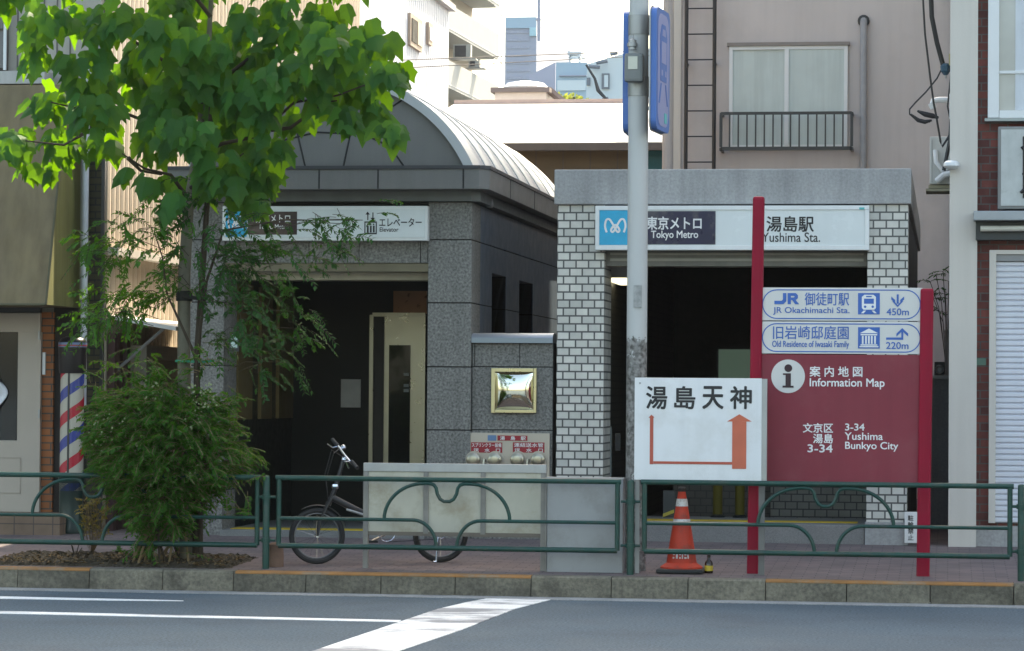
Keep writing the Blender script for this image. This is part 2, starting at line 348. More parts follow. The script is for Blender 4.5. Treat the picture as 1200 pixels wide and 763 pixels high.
# ================================================================== the setting: ground, road, kerb, pavement
struct(MB().box(-1500, 1500, -600, 2400, -0.6, -0.05).build('ground', asphalt))
struct(MB().box(-60, 60, -3, YK - 0.28, -0.04, 0.0).build('road', asphalt))
struct(MB().box(-60, 60, YK - 0.28, YK + 0.02, -0.04, 0.006).build('gutter', gutter_m))
k = MB(); Y0 = YK + 0.2
k.add([(-60, Y0, pav(Y0)), (60, Y0, pav(Y0)), (60, YF, pav(YF)), (-60, YF, pav(YF)), (60, 60, pav(YF)), (-60, 60, pav(YF)), (-60, Y0, -.1), (60, Y0, -.1)], [(0, 1, 2, 3), (3, 2, 4, 5), (6, 7, 1, 0)])
struct(k.build('pavement', paver))
# road markings (worn white paint)
def ground_poly(name, uv, z0, z1, m_=None):
    pts = [G(u, v, z1) for u, v in uv]
    return struct(MB().hprism([(p.x, p.y) for p in pts], z0, z1).build(name, m_ or stripe_paint))
ground_poly('lane_line', [(-60, 697.4), (120, 701.4), (215, 703.6), (215, 704.1), (120, 703.4), (-60, 700.2)], 0.0, 0.004)
ground_poly('lane_line', [(-60, 714.6), (470, 726.6), (467, 728.7), (-60, 717.4)], 0.0, 0.004)
ground_poly('stripe_marking', [(330, 775), (440, 738), (513, 713.5), (545, 706), (577, 699.8), (650, 701.2), (604, 713), (540, 738), (445, 770)], 0.0, 0.0055, stripe_paint)
# planting soil beside the kerb
k = MB(); a = G(8, 655, pav(25.6)).x; b = G(318, 655, pav(25.6)).x; nx, ny = 110, 26
for j in range(ny + 1):
    for i in range(nx + 1):
        x = a + (b - a) * i / nx; y = 25.38 + 1.25 * j / ny
        e = min(i, nx - i, 6) / 6 * min(j + 1, ny - j, 4) / 4
        k.v.append(Vector((x + rnd.uniform(-.02, .02), y + rnd.uniform(-.02, .02), pav(y) - .03 + e * (0.035 + 0.02 * rnd.random()) + .035 * min(1, e * 3) * rnd.random())))
for j in range(ny):
    for i in range(nx):
        q = j * (nx + 1) + i; k.f.append((q, q + 1, q + nx + 2, q + nx + 1))
struct(k.build('planting_soil', soil_m))
k = MB()
for i in range(700):                                             # fallen leaves and litter on the soil
    x = rnd.uniform(a + .1, b - .1); y = rnd.uniform(25.4, 26.3); z = pav(y) + 0.02 + rnd.uniform(0, .02); s_ = rnd.uniform(.015, .04); t = rnd.uniform(0, 6.28)
    dx, dy = math.cos(t) * s_, math.sin(t) * s_
    k.quad((x - dx, y - dy, z), (x + dy * .5, y - dx * .5, z + .012), (x + dx, y + dy, z + .004), (x - dy * .5, y + dx * .5, z + .014))
struct(k.build('leaf_litter', mat('dead_leaves', (0.17, 0.11, 0.05), 0.9, 0.5, 30), recalc=False), 'stuff')

# kerb: one stone per object
joints = [-160, -68, 20, 104, 190, 273, 358, 446, 533, 622, 716, 806, 897, 992, 1090, 1188, 1290, 1395]
proto = None
for i, (u0, u1) in enumerate(zip(joints, joints[1:])):
    x0 = XU(u0, YK, 690) + .004; x1 = XU(u1, YK, 700) - .004; L_ = x1 - x0
    if proto is None:
        k = MB(); k.add([(0, 0, 0), (1, 0, 0), (1, .2, 0), (0, .2, 0), (0, .02, ZK - .012), (1, .02, ZK - .012), (0, .034, ZK), (1, .034, ZK), (1, .2, ZK + .004), (0, .2, ZK + .004)],
              [(0, 1, 5, 4), (4, 5, 7, 6), (6, 7, 8, 9), (0, 4, 6, 9, 3), (1, 2, 8, 7, 5)])
        proto = k.build('kerb_stone', kerb_m, org=(0, 0, 0)); o = proto
    else:
        o = proto.copy(); COL.objects.link(o)
    o.location = (x0, YK, 0); o.scale = (L_, 1, 1); struct(o)
for u0, u1 in ((-60, 104), (275, 440), (440, 622), (897, 1188)):          # worn orange paint along the top edge
    x0 = XU(u0, YK, 690); x1 = XU(u1, YK, 690)
    k = MB(); k.add([(x, y, z) for x in (x0, x1) for y, z in ((YK + .0165, ZK - .020), (YK + .017, ZK - .012), (YK + .0315, ZK + .003), (YK + .13, ZK + .0065))], [(0, 4, 5, 1), (1, 5, 6, 2), (2, 6, 7, 3)])
    struct(k.build('kerb_paint', kerb_orange))
# bits of litter against the kerb
lit = mat('paper_litter', (0.6, 0.6, 0.58), 0.8)
for u, v in ((700, 699), (1015, 706.5), (1030, 707), (1085, 708), (733, 700), (880, 702.5)):
    p = G(u, v, 0.0); s_ = rnd.uniform(.02, .045)
    o = MB().add([(p.x - s_, p.y - .02, .007), (p.x + s_ * .8, p.y - .025, .009), (p.x + s_, p.y + .02, .012), (p.x - s_ * .7, p.y + .018, .008), (p.x, p.y, .035)], [(0, 1, 4), (1, 2, 4), (2, 3, 4), (3, 0, 4), (0, 3, 2, 1)]).build('paper_scrap', lit)
    tag(o, 'tiny scrap of white paper lying in the gutter below the kerb', 'litter', 'paper scraps in the gutter')

# ================================================================== far background
def tower(name, label, u0, u1, v0, Y, depth, m, cat='building', vb=440):
    p = W(u0, v0, Y); q = W(u1, v0, Y); r = thing(name, label, cat, ((p.x + q.x) / 2, Y, 0))
    MB().box(p.x, q.x, Y, Y + depth, 0, W((u0 + u1) / 2, v0, Y).z).build('wall', m, r)
    return r
far_grey = mat('far_grey_hazed', (0.30, 0.32, 0.40), 0.6, 0.08, .05)  # distance haze is mixed into the far wall colours, paler than bare walls
far_blue = mat('far_blue_hazed', (0.30, 0.42, 0.52), 0.4, 0.08, .05)  # blue likewise paled to carry part of the haze
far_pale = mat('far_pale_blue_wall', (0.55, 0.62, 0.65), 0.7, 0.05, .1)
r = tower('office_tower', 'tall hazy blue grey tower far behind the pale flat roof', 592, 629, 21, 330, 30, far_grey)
k = MB()
for i in range(9): k.pbox(594, 36 + i * 9, 620, 39 + i * 9, 329.9, .3)
k.build('window_band', mat('far_window_band', (0.285, 0.305, 0.385), 0.4), r)  # bands kept close to the wall colour, as haze would flatten them
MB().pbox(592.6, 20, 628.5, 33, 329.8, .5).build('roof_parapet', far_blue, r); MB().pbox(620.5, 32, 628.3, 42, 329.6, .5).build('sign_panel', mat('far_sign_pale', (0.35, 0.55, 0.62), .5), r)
p = [W(620, 130, 260), W(651, 130, 260), W(651, 73, 260), W(629, 84, 260), (W(620, 88, 260))]
r = thing('slanted_block', 'hazy grey violet block with a slanting roof between tower and blue building', 'building', (p[0].x, 260, 0))
MB().prism([(p[0].x, 0), (p[1].x, 0)] + [(q.x, q.z) for q in p[2:]], 260, 275).build('wall', mat('far_violet_wall', (0.36, 0.36, 0.44), .7, .05, .05), r)
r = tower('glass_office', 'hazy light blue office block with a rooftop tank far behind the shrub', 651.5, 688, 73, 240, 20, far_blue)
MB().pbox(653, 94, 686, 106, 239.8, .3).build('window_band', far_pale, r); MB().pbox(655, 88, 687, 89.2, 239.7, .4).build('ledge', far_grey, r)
k = MB(); k.pbox(665, 60, 681, 64, 245, 3); k.pbox(666.5, 64, 668, 73, 245, 1); k.pbox(678, 64, 679.5, 73, 245, 1); k.pbox(666, 67, 680, 68, 245, 1)
k.build('rooftop_tank', mat('far_tank', (0.45, 0.47, 0.5), .5), r)
# pale blue-white house with a tilted gable
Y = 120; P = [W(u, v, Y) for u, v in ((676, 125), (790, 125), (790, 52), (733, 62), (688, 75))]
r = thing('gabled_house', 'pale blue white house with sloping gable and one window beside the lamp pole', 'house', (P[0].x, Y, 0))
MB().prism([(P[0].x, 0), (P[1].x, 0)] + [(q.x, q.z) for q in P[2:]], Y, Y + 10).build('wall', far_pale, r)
w_ = MB().pbox(705, 86, 714, 104, Y - .12, .12).build('window', mat('far_window_frame', (0.16, 0.18, 0.21), .5), r); MB().pbox(708, 88, 712.5, 102, Y - .16, .04).build('pane', far_pale, w_)
MB().pbox(687.5, 91, 691.5, 100, Y - .1, .1).build('window', MATS['far_window_frame'], r)
for a_, b_ in (((690, 78), (703, 79)), ((699, 74), (712, 71.5)), ((715, 64), (724, 62)), ((706, 117), (713, 115.5))):
    MB().tube([W(*a_, Y - .3), W(*b_, Y - .3)], .08, 6).build('eave_fragment', MATS['far_window_frame'], r)
k = MB(); k.tube([W(687, 76, 118), W(697, 92, 118), W(701, 106, 118), W(712, 118, 118)], [.05, .06, .09, .06], 6)
tag(k.build('bracket_cable', black_m), 'dark thick cable hanging in front of the pale gabled house', 'cable')
# antenna mast right of the tower
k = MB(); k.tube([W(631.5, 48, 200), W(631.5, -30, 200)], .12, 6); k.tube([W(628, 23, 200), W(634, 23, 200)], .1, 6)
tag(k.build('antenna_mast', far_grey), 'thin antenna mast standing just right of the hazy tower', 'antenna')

# apartment block with balconies
A0 = W(526.5, 37.5, 150); A1 = W(584.5, 69.5, 163)
ax, ay = A0.x, A0.y; dx, dy = A1.x - A0.x, A1.y - A0.y; L_ = math.hypot(dx, dy); ex_, ey_ = dx / L_, dy / L_; nx_, ny_ = -ey_, ex_
P0 = (ax - ex_ * 20, ay - ey_ * 20); P1 = (A1.x, A1.y); back = lambda p, d: (p[0] + nx_ * d, p[1] + ny_ * d)
r = thing('apartment_block', 'cream apartment block with stacked balconies behind the white sided building', 'building', (ax, ay, 0))
MB().obox(back(P0, 1.5), back(P1, 1.5), (nx_, ny_), 8, 0, 34).build('wall', mat('apartment_inner', (0.42, 0.36, 0.30), .8, .06, .5), r)
zb = (A0.z + A1.z) / 2
for i in range(-3, 3):
    z0 = zb + i * 2.9
    b_ = MB().obox(P0, P1, (nx_, ny_), .14, z0, z0 + 1.42).build('balcony', apart_m, r)
    MB().obox(back(P0, .142), back(P1, .142), (nx_, ny_), 1.36, z0, z0 + .16).build('floor_slab', apart_m, b_)
    MB().obox((P0[0] - nx_ * .02, P0[1] - ny_ * .02), (P1[0] - nx_ * .02, P1[1] - ny_ * .02), (nx_, ny_), .018, z0 + .14, z0 + .2).build('drip_band', mat('apartment_band', (0.5, 0.5, 0.49), .8) if 'apartment_band' not in MATS else MATS['apartment_band'], b_)
def apart_unit(u0, v0, u1, v1, Yu, label):
    p = W(u0, v1, Yu); o = thing('air_conditioner', label, 'air conditioner', p, 'outdoor units on the apartment balconies')
    um = mat('unit_white', (0.36, 0.36, 0.34), .6) if 'unit_white' not in MATS else MATS['unit_white']; ug = mat('unit_grille', (0.05, 0.05, 0.055), .6) if 'unit_grille' not in MATS else MATS['unit_grille']
    MB().pbox(u0, v0, u1, v1, Yu, .5).build('casing', um, o); MB().pbox(u0 + 2, v0 + 1.5, u1 - 5.5, v1 - 1.5, Yu - .03, .028).build('fan_grille', ug, o)
    MB().pbox(u0 - 3, v1 + .3, u1 + 6, v1 + 1.6, Yu - .1, .8).build('bracket', galv, o)
apart_unit(531, 52, 551.5, 68, 152.5, 'outdoor air unit hung under the upper cream balcony, with dark fan grille')
apart_unit(549, 70, 562, 79, 156.5, 'smaller outdoor air unit lower and further along the cream balcony front')
for z_ in (zb - .18, zb + 2.75):
    e0 = Vector((P1[0] - ex_ * 2.2 - nx_ * .15, P1[1] - ey_ * 2.2 - ny_ * .15, z_)); e1 = Vector((P1[0] - nx_ * .15, P1[1] - ny_ * .15, z_))
    k = MB().tube([e0, e1, e1 + Vector((0, 0, .45))], .03, 6); k.tube([e0 - Vector((0, 0, .3)), e1 - Vector((0, 0, .3)), e1], .03, 6)
    k.build('laundry_bar', galv, r)

# white vertical sided building
XW = W(526, 13, 56).x
r = thing('white_building', 'white vertically sided building with two small windows above the vaulted roof', 'building', (XW, 46, 0))
za = onX(526, 13, XW); 
roof = [(46.0, ZV(0, 46) + 3.0)]
MB().box(XW - 6, XW, 44, 56, 0, za.z).build('wall', white_wall, r)
k = MB()
for i in range(60): k.box(XW + .001, XW + .008, 44 + i * .2, 44 + i * .2 + .02, 0, za.z - .02)
k.build('siding_rib', white_wall, r)
MB().box(XW - 6, XW + .12, 43.9, 56.1, za.z, za.z + .12).build('roof_edge', mat('grey_roof_edge', (0.35, 0.35, 0.36), .6), r)
def sidewin(ua, ub, va, vb, sash):
    p = onX(ua, va, XW); q = onX(ub, vb, XW); zt = onX(ua, va, XW).z; zb_ = onX(ua, vb - (vb - va) * .12, XW).z
    f = MB().box(XW, XW + .06, p.y, q.y, zb_, zt).build('window', mat('brown_grey_frame', (0.30, 0.25, 0.21), .6) if 'brown_grey_frame' not in MATS else MATS['brown_grey_frame'], r)
    d = q.y - p.y
    if sash:
        MB().box(XW + .062, XW + .075, p.y + d * .08, p.y + d * .5, zb_ + .08, zt - .08).build('pane', mat('dim_pane', (.03, .03, .032), .6, spec=.1), f)
        MB().box(XW + .062, XW + .08, p.y + d * .55, p.y + d * .93, zb_ + .08, zt - .08).build('blind', mat('tan_blind', (0.5, 0.42, 0.33), .7), f)
    else: MB().box(XW + .062, XW + .075, p.y + d * .15, p.y + d * .85, zb_ + .08, zt - .08).build('pane', alu_white, f)
sidewin(477.5, 491, 15, 58, True); sidewin(499, 503.5, 26, 55, False)
# roof terrace with coping, shrub behind the pale roof
Y = 62; r = thing('terrace_block', 'tan flat roofed block with dark coping behind the pale roof', 'building', (W(618, 110, Y).x, Y, 0))
p = W(580, 103, Y); q = W(640, 103, Y)
MB().box(p.x, q.x, Y, Y + 2, 0, p.z - .1).build('wall', mat('tan_render', (0.60, 0.53, 0.47), .8, .06), r)
MB().box(p.x - .08, q.x + .08, Y - .08, Y + 2.1, p.z - .1, p.z).build('coping', mat('dark_coping', (0.17, 0.14, 0.13), .7), r)
k = MB(); q2 = W(659, 119, Y); k.tube([(q.x, Y + .4, q.z), (q2.x, Y + .4, q2.z)], .09, 6); k.build('rake', MATS['dark_coping'], r)
k = MB(); p = W(608, 101, Y); k.lathe([(.45, 0), (.5, .1), (.4, .2), (.1, .25)], (p.x, Y + 1, W(608, 103, Y).z), 14); k.build('roof_vent', alu_white, r)

# low house with the pale metal roof
Y = 45; r = thing('pale_roof_house', 'low house with sunlit pale metal roof and tan wall behind the entrances', 'house', (W(660, 180, Y).x, Y, 0))
x0, x1 = XU(470, Y, 170), XU(789, Y, 170); ze = ZV(170, Y, 640); zr = ZV(120.5, Y + 5, 640)
k = MB(); k.add([(x0, Y - .45, ze), (x1, Y - .45, ze), (x1, Y + 5, zr), (x0, Y + 5, zr), (x0, Y - .45, ze - .07), (x1, Y - .45, ze - .07), (x1, Y + 5, zr - .07), (x0, Y + 5, zr - .07)], [(0, 1, 2, 3), (7, 6, 5, 4), (0, 4, 5, 1), (1, 5, 6, 2), (2, 6, 7, 3), (3, 7, 4, 0)])
rf = k.build('roof', pale_metal, r)
MB().box(x0, x1, Y + 4.9, Y + 5.15, zr - .02, zr + .05).build('ridge_cap', mat('pinkish_ridge', (0.42, 0.33, 0.31), .6), rf)
MB().box(x0, x1, Y - .56, Y - .452, ze - .13, ze - .02).build('gutter', mat('brown_gutter', (0.12, 0.10, 0.09), .5), rf)
tanw = mat('tan_panel_wall', (0.15, 0.12, 0.085), .7, .1, 2)
MB().box(x0, x1, Y, Y + 4.8, 0, ze - .02).build('wall', tanw, r)
k = MB()
for i in range(16): k.box(x0 + i * .42, x0 + i * .42 + .02, Y - .012, Y - .001, 2, ze - .03)
k.build('wall_batten', MATS['brown_gutter'], r)
MB().pbox(757, 176, 779, 215, Y - .1, .08).build('shutter', mat('teal_door', (0.015, 0.12, 0.15), .5), r)

# ================================================================== beige building behind the station
YB = 42.0
r = thing('beige_building', 'plain beige rendered building with balcony window and wall ladder behind the station entrance', 'building', (-1, YB, 0))
xl = XU(790, YB, 100); xr = 4.2
MB().box(xl, xr, YB, YB + 9, 0, 9.2).build('wall', beige_wall, r)
MB().box(-0.6, 13.0, YB + 2.0, YB + 4.6, 9.2, 29).build('unseen_shade_block', beige_wall, r)  # unseen block added above the view, shaped to keep sun off the street
MB().box(xl - .05, xl + .1, YB - .035, YB - .002, 0, 9.2).build('corner_strip', cream_wall, r)
wn = MB()
p, q = W(855, 55, YB), W(993, 175, YB); x0, x1, z1, z0 = p.x, q.x, p.z, W(925, 175, YB).z
f = wn.box(x0, x0 + .05, YB - .06, YB - .001, z0, z1).box(x1 - .05, x1, YB - .06, YB - .001, z0, z1).box(x0 + .05, x1 - .05, YB - .06, YB - .001, z1 - .05, z1).box(x0 + .05, x1 - .05, YB - .06, YB - .001, z0, z0 + .06).build('window', alu_white, r)
xm = XU(922, YB, 110)
MB().box(xm - .03, xm + .03, YB - .075, YB - .02, z0 + .06, z1 - .05).build('mullion', alu_white, f)
MB().box(x0 + .05, xm - .03, YB - .03, YB - .012, z0 + .06, z1 - .05).build('pane', curtain, f); MB().box(xm + .03, x1 - .05, YB - .045, YB - .03, z0 + .06, z1 - .05).build('pane', curtain, f)
MB().box(x0 - .03, x1 + .03, YB - .09, YB - .001, z1 + .002, z1 + .05).build('hood', mat('grey_lintel', (0.25, 0.22, 0.20), .8), f)
rl = MB(); a_ = W(845, 131, YB - .35); b_ = W(998, 174, YB - .35); zt, zb2 = W(920, 131, YB - .35).z, W(920, 172, YB - .35).z
rl.box(a_.x, b_.x, YB - .37, YB - .33, zt - .04, zt).box(a_.x, b_.x, YB - .37, YB - .33, zb2 - .05, zb2)
for i in range(16):
    x = a_.x + (b_.x - a_.x) * i / 15; rl.box(x - .011, x + .011, YB - .36, YB - .34, zb2, zt - .04)
for x in (a_.x, b_.x): rl.box(x - .02, x + .02, YB - .37, YB - .001, zb2 - .05, zb2 - .01); rl.box(x - .02, x + .02, YB - .33, YB - .001, zt - .04, zt - .005); rl.box(x - .02, x + .02, YB - .37, YB - .33, zb2, zt - .04)
rl.build('window_railing', black_m, r)
k = MB(); p = W(1012, 24, YB - .08); q = W(1012, 200, YB - .08); k.tube([(p.x, YB + .1, p.z), (p.x, YB - .05, p.z), (p.x, YB - .09, p.z - .06), (q.x, YB - .09, 1.0)], .05, 10)
k.build('vent_pipe', mat('grey_pvc', (0.30, 0.29, 0.29), .5, streak=.15), r, smooth=True)
k = MB(); k.lathe([(.07, -.03), (.085, -.02), (.085, .02)], (p.x, YB - .03, p.z), 14, 'y'); k.build('pipe_collar', black_m, r)
ld = MB(); ux = (XU(804, YB - .2, 100), XU(837, YB - .2, 100))
for x in ux: ld.tube([(x, YB - .2, 2), (x, YB - .2, 9.6)], .028, 8)
for v in range(-40, 260, 30): z_ = ZV(v - 10, YB - .2, 820); ld.tube([(ux[0], YB - .2, z_), (ux[1], YB - .2, z_)], .011, 6)
for v in (74, 230):
    for x in ux: z_ = ZV(v, YB - .2, 820); ld.tube([(x, YB - .2, z_), (x, YB, z_)], .025, 6)
k = ld.build('wall_ladder', black_m); tag(k, 'black steel ladder fixed to the left end of the beige wall', 'ladder')
k = MB(); x = XU(783, 40, 100); k.tube([(x, 40, 0), (x, 40, 14)], [.085, .06], 12)
tag(k.build('utility_pole', mat('pole_concrete_pink', (0.42, 0.38, 0.36), .8, .05)), 'slim pinkish grey pole beside the left edge of the beige building', 'pole')

# ================================================================== overhead wires
def wire(pts, r_, label, name='overhead_wire', group=None, cat='wire', n=10, sag=0.0):
    out = []
    if len(pts) == 2:
        a_, b_ = Vector(pts[0]), Vector(pts[1])
        out = [a_.lerp(b_, i / n) - Vector((0, 0, sag * 4 * (i / n) * (1 - i / n))) for i in range(n + 1)]
    else: out = pts
    return tag(MB().tube(out, r_, 6).build(name, black_m, smooth=True), label, cat, group)
wire([W(405, 73, 50), W(805, 58, 58)], .009, 'upper of two thin wires crossing the balconies and the hazy tower', group='wires across the sky')
wire([W(405, 83, 50), W(805, 63, 58)], .009, 'lower of two thin wires crossing the balconies and the hazy tower', group='wires across the sky')

# ================================================================== left: barber shop building and the ribbed side wall
XC = XU(121, 29.5, 300)                      # plane of the ribbed wall that runs away from the street
YS = 29.4                                    # shop front
r = thing('barber_shop', 'barber shop building with olive awning, cream door and pale siding above', 'building', (XC - 3, YS, pav(YS)))
zt = 8.6
MB().box(XC - 9, XC - .02, YS, 42.8, 0, zt).build('wall', siding, r)
k = MB()
for i in range(40): k.box(XC - .35 - i * .14, XC - .35 - i * .14 + .012, YS - .012, YS - .001, ZV(84, YS, 30), zt)
k.build('siding_joint', mat('siding_joint', (0.12, 0.11, 0.10), .8), r)
MB().box(XC - 9, XU(52, YS - .3, 90), YS - .3, YS - .001, ZV(98, YS - .3, 30), ZV(83, YS - .3, 30)).build('ledge', mat('ledge_grey', (0.45, 0.44, 0.42), .6, streak=.2), r)
f = MB().pbox(-40, -60, 8, 82, YS - .08, .07).build('window', mat('window_brown', (0.09, 0.07, 0.06), .5), r); MB().pbox(-38, -55, 4, 34, YS - .1, .015).build('pane', mat('upper_pane', (0.10, 0.10, 0.11), .15), f)
MB().pbox(-38, 37, 4, 80, YS - .1, .015).build('pane', MATS['upper_pane'], f); MB().pbox(4.4, -60, 7.5, 82, YS - .11, .025).build('frame', alu_white, f)
# awning: sloping box that comes forward towards its foot
z0, z1 = ZV(357, YS - 1.1, 30), ZV(100, YS - .4, 30); xe = XU(92, YS, 260); xw = XC - 9
k = MB(); k.add([(xw, YS - 1.1, z0), (xe, YS - 1.1, z0), (xe, YS - .45, z1), (xw, YS - .45, z1), (xw, YS - .002, z0), (xe, YS - .002, z0), (xe, YS - .002, z1), (xw, YS - .002, z1)],
                [(0, 1, 2, 3), (4, 7, 6, 5), (3, 2, 6, 7), (0, 4, 5, 1), (0, 3, 7, 4)])
aw = k.build('awning', awning_m, r)
k = MB(); e = .003; k.add([(xe + e, YS - 1.1, z0), (xe + e, YS - .002, z0), (xe + e, YS - .002, z1), (xe + e, YS - .45, z1), (xe + .02, YS - 1.1, z0), (xe + .02, YS - .002, z0), (xe + .02, YS - .002, z1), (xe + .02, YS - .45, z1)], [(3, 2, 1, 0), (4, 5, 6, 7), (0, 1, 5, 4), (1, 2, 6, 5), (2, 3, 7, 6), (3, 0, 4, 7)])
k.build('side_panel', awning_side, aw)
k = MB(); k.tube([(xe + .01, YS - 1.11, z0), (xe + .01, YS - .46, z1)], .012, 6); k.tube([(xw, YS - 1.11, z0), (xe, YS - 1.11, z0)], .015, 6); k.build('awning_frame', mat('awning_edge', (0.08, 0.075, 0.04), .6), aw)
# ground floor under the awning
yd = YS - .06
MB().pbox(-260, 357, -3, 612, yd, .055).build('shop_front', mat('shop_front_dark', (0.05, 0.045, 0.04), .5), r)
MB().pbox(-10, 357, 47, 366, yd - .02, .06).build('door_header', black_m, r)
d = MB(); dz = YS - .12; d.pbox(-32, 367, 47, 389, dz, .06).pbox(20, 389, 47, 602, dz, .06).pbox(-32, 516, 20, 602, dz, .06).pbox(-32, 389, -18, 516, dz, .06)
dr = d.build('door', door_m, r, bevel=.004)
MB().pbox(-18, 389, 20, 516, dz + .03, .02).build('glass', dark_glass, dr)
k = MB()
for va, vb in ((536, 541), (577, 582)): k.pbox(-20, va, 24, va + 1, dz - .006, .005); 
k.pbox(-20, 540, -18.8, 580, dz - .006, .005); k.pbox(23, 537, 24.2, 578, dz - .006, .005); k.build('moulding', mat('door_shadowline', (0.36, 0.31, 0.26), .6), dr)
[MB().pbox(44.5, v, 46.5, v + 10, dz - .03, .03).build('hinge', galv, dr) for v in (388, 480)]
MB().pbox(47.5, 366, 62, 600, yd - .01, .06).build('brick_pier', orangebrick, r)
MB().pbox(49.5, 413, 53, 439, yd - .035, .025).build('name_plate', alu_white, r)
MB().pbox(62, 357, 103, 612, YS - .03, .025).build('recess_wall', mat('recess_dark', (0.022, 0.018, 0.016), .8), r)
MB().pbox(103.5, 60, 120, 620, YS - .05, .045).build('corner_brickwork', darkbrick, r)
MB().pbox(117.5, 60, 121.5, 620, YS - .09, .039).build('corner_trim', black_m, r)
zs = pav(YS - .6)
st = MB().box(XC - 9, XU(70, YS - .75, 620), YS - .75, YS - .13, zs - .1, zs + .2).build('step', brickmat('step_tile', (0.20, 0.13, 0.085), (0.17, 0.11, 0.075), (0.08, 0.06, 0.05), .2, .2, .006, offset=0), r)
k = MB(); x = XU(99.2, YS - .2, 300); k.tube([(x, YS - .2, ZV(480, YS - .2)), (x, YS - .2, ZV(60, YS - .2))], .034, 10)
k.build('downpipe', mat('white_pipe', (0.58, 0.60, 0.64), .4, streak=.1), r, smooth=True)
# white cloth seen in the door glass
k = MB()
pts = []
for i in range(9):
    for j in range(9):
        u = -18 + 27 * (i / 8) * (.75 + .25 * math.sin(j * .6)); v = 444 + 35 * j / 8 + 4 * math.cos(i * .8)
        q = W(u, v, dz - .012 - .02 * math.sin(i * 1.3 + j * .5)); k.v.append(q)
for i in range(8):
    for j in range(8): q = i * 9 + j; k.f.append((q, q + 1, q + 10, q + 9))
o = k.build('cloth', mat('white_cloth', (0.75, 0.77, 0.82), .9), smooth=True)
so = o.modifiers.new('thickness', 'SOLIDIFY'); so.thickness = .012
tag(o, 'white cloth hanging against the dark glass of the cream door', 'cloth')

# ribbed beige side wall (part of the neighbouring house, running back beside the elevator building)
r = thing('ribbed_wall_house', 'side of a house clad in sunlit beige ribbed sheets beside the elevator entrance', 'building', (XC, 34, 0))
k = MB(); n = 78; y = 29.5; prof = []
pitch = .168
for i in range(n):
    y0 = 29.5 + i * pitch
    prof += [(y0, 0), (y0 + .012, .035), (y0 + pitch * .45, .045), (y0 + pitch - .02, .035), (y0 + pitch - .008, 0)]
zz0, zz1 = 0.1, zt + .4
for a_ in prof: k.v += [Vector((XC + a_[1], a_[0], zz0)), Vector((XC + a_[1], a_[0], zz1))]
for i in range(len(prof) - 1): k.f.append((2 * i, 2 * i + 2, 2 * i + 3, 2 * i + 1))
k.build('cladding', corr, r, recalc=False)
p = onX(123, 292, XC + .06); MB().box(XC + .046, XC + .16, 29.5, 43, p.z - .05, p.z + .03).build('ledge', mat('ledge_pale', (0.6, 0.56, 0.5), .6), r)
# small canopy over the side showcase
za_ = onX(126, 378, XC + .3).z
k = MB(); k.add([(XC + .05, 29.55, za_ + .10), (XC + .75, 29.6, za_ - .02), (XC + .75, 32.2, za_ - .02), (XC + .05, 32.2, za_ + .10), (XC + .05, 29.55, za_ + .06), (XC + .75, 29.6, za_ - .06), (XC + .75, 32.2, za_ - .06), (XC + .05, 32.2, za_ + .06)], [(0, 1, 2, 3), (7, 6, 5, 4), (0, 4, 5, 1), (1, 5, 6, 2), (2, 6, 7, 3), (3, 7, 4, 0)])
cn = k.build('canopy', mat('canopy_white', (0.75, 0.74, 0.72), .5), r)
MB().tube([(XC + .06, 29.7, za_ - .5), (XC + .6, 29.7, za_ - .03)], .018, 6).build('bracket', galv, cn)
k = MB()
for ya, w in ((29.52, .07), (29.75, .05), (29.95, .09)): k.box(XC + .05, XC + .09 + w * .5, ya, ya + .12, .2, za_ - .08)
k.build('timber_post', mat('reddish_timber', (0.085, 0.04, 0.04), .7, .2, streak=.2), r)
sc = MB().box(XC + .05, XC + .22, 30.4, 32.3, za_ - 1.6, za_ - .2).build('showcase', mat('showcase_cream', (0.52, 0.48, 0.42), .6), r)
MB().box(XC + .222, XC + .235, 30.6, 32.1, za_ - 1.45, za_ - .35).build('panel', mat('showcase_inner', (0.36, 0.31, 0.22), .6, .15, 4), sc)
k = MB(); k.tube([W(125, 60, 29.45), W(125, 130, 29.45), W(121, 220, 29.42)], .03, 6); k.build('downpipe', black_m, r)
# wall lamp under the leaves at the corner
r2 = thing('wall_lamp', 'grey wall lamp on the corner of the ribbed wall among the leaves', 'lamp', W(122, 95, 29.2))
MB().pbox(104, 83, 125, 93, 29.0, .3).build('hood', galv, r2, bevel=.02); MB().tube([W(124, 86, 29.15), W(136, 99, 29.15)], .035, 8).build('arm', alu_white, r2)

# ================================================================== elevator entrance building
EY = YF; zg = pav(EY)
xl0, xl1, xr0, xr1 = XU(222, EY, 420), XU(262, EY, 420), XU(501, EY, 400), XU(552, EY, 400)
r = thing('elevator_building', 'grey granite elevator entrance building with vaulted roof left of the station entrance', 'building', ((xl0 + xr1) / 2, EY, zg))
zj = [ZV(v, EY, 525) for v in (640, 578, 504, 430, 355, 281, 236.5)]
ztop = zj[-1]
def blocks(x0, x1, y0, y1, zs_, gap=.006):
    k = MB()
    for a_, b_ in zip(zs_, zs_[1:]): k.box(x0, x1, y0, y1, a_ + gap, b_ - gap)
    return k
DE = 7.3
def pier(x0, x1):
    o = blocks(x0, x1, EY, EY + .55, zj).build('column', granite, r, bevel=.004)
    MB().box(x0 + .012, x1 - .012, EY + .012, EY + .54, zg - .1, ztop).build('joint', joint_dark, o)
pier(xl0, xl1); pier(xr0, xr1)
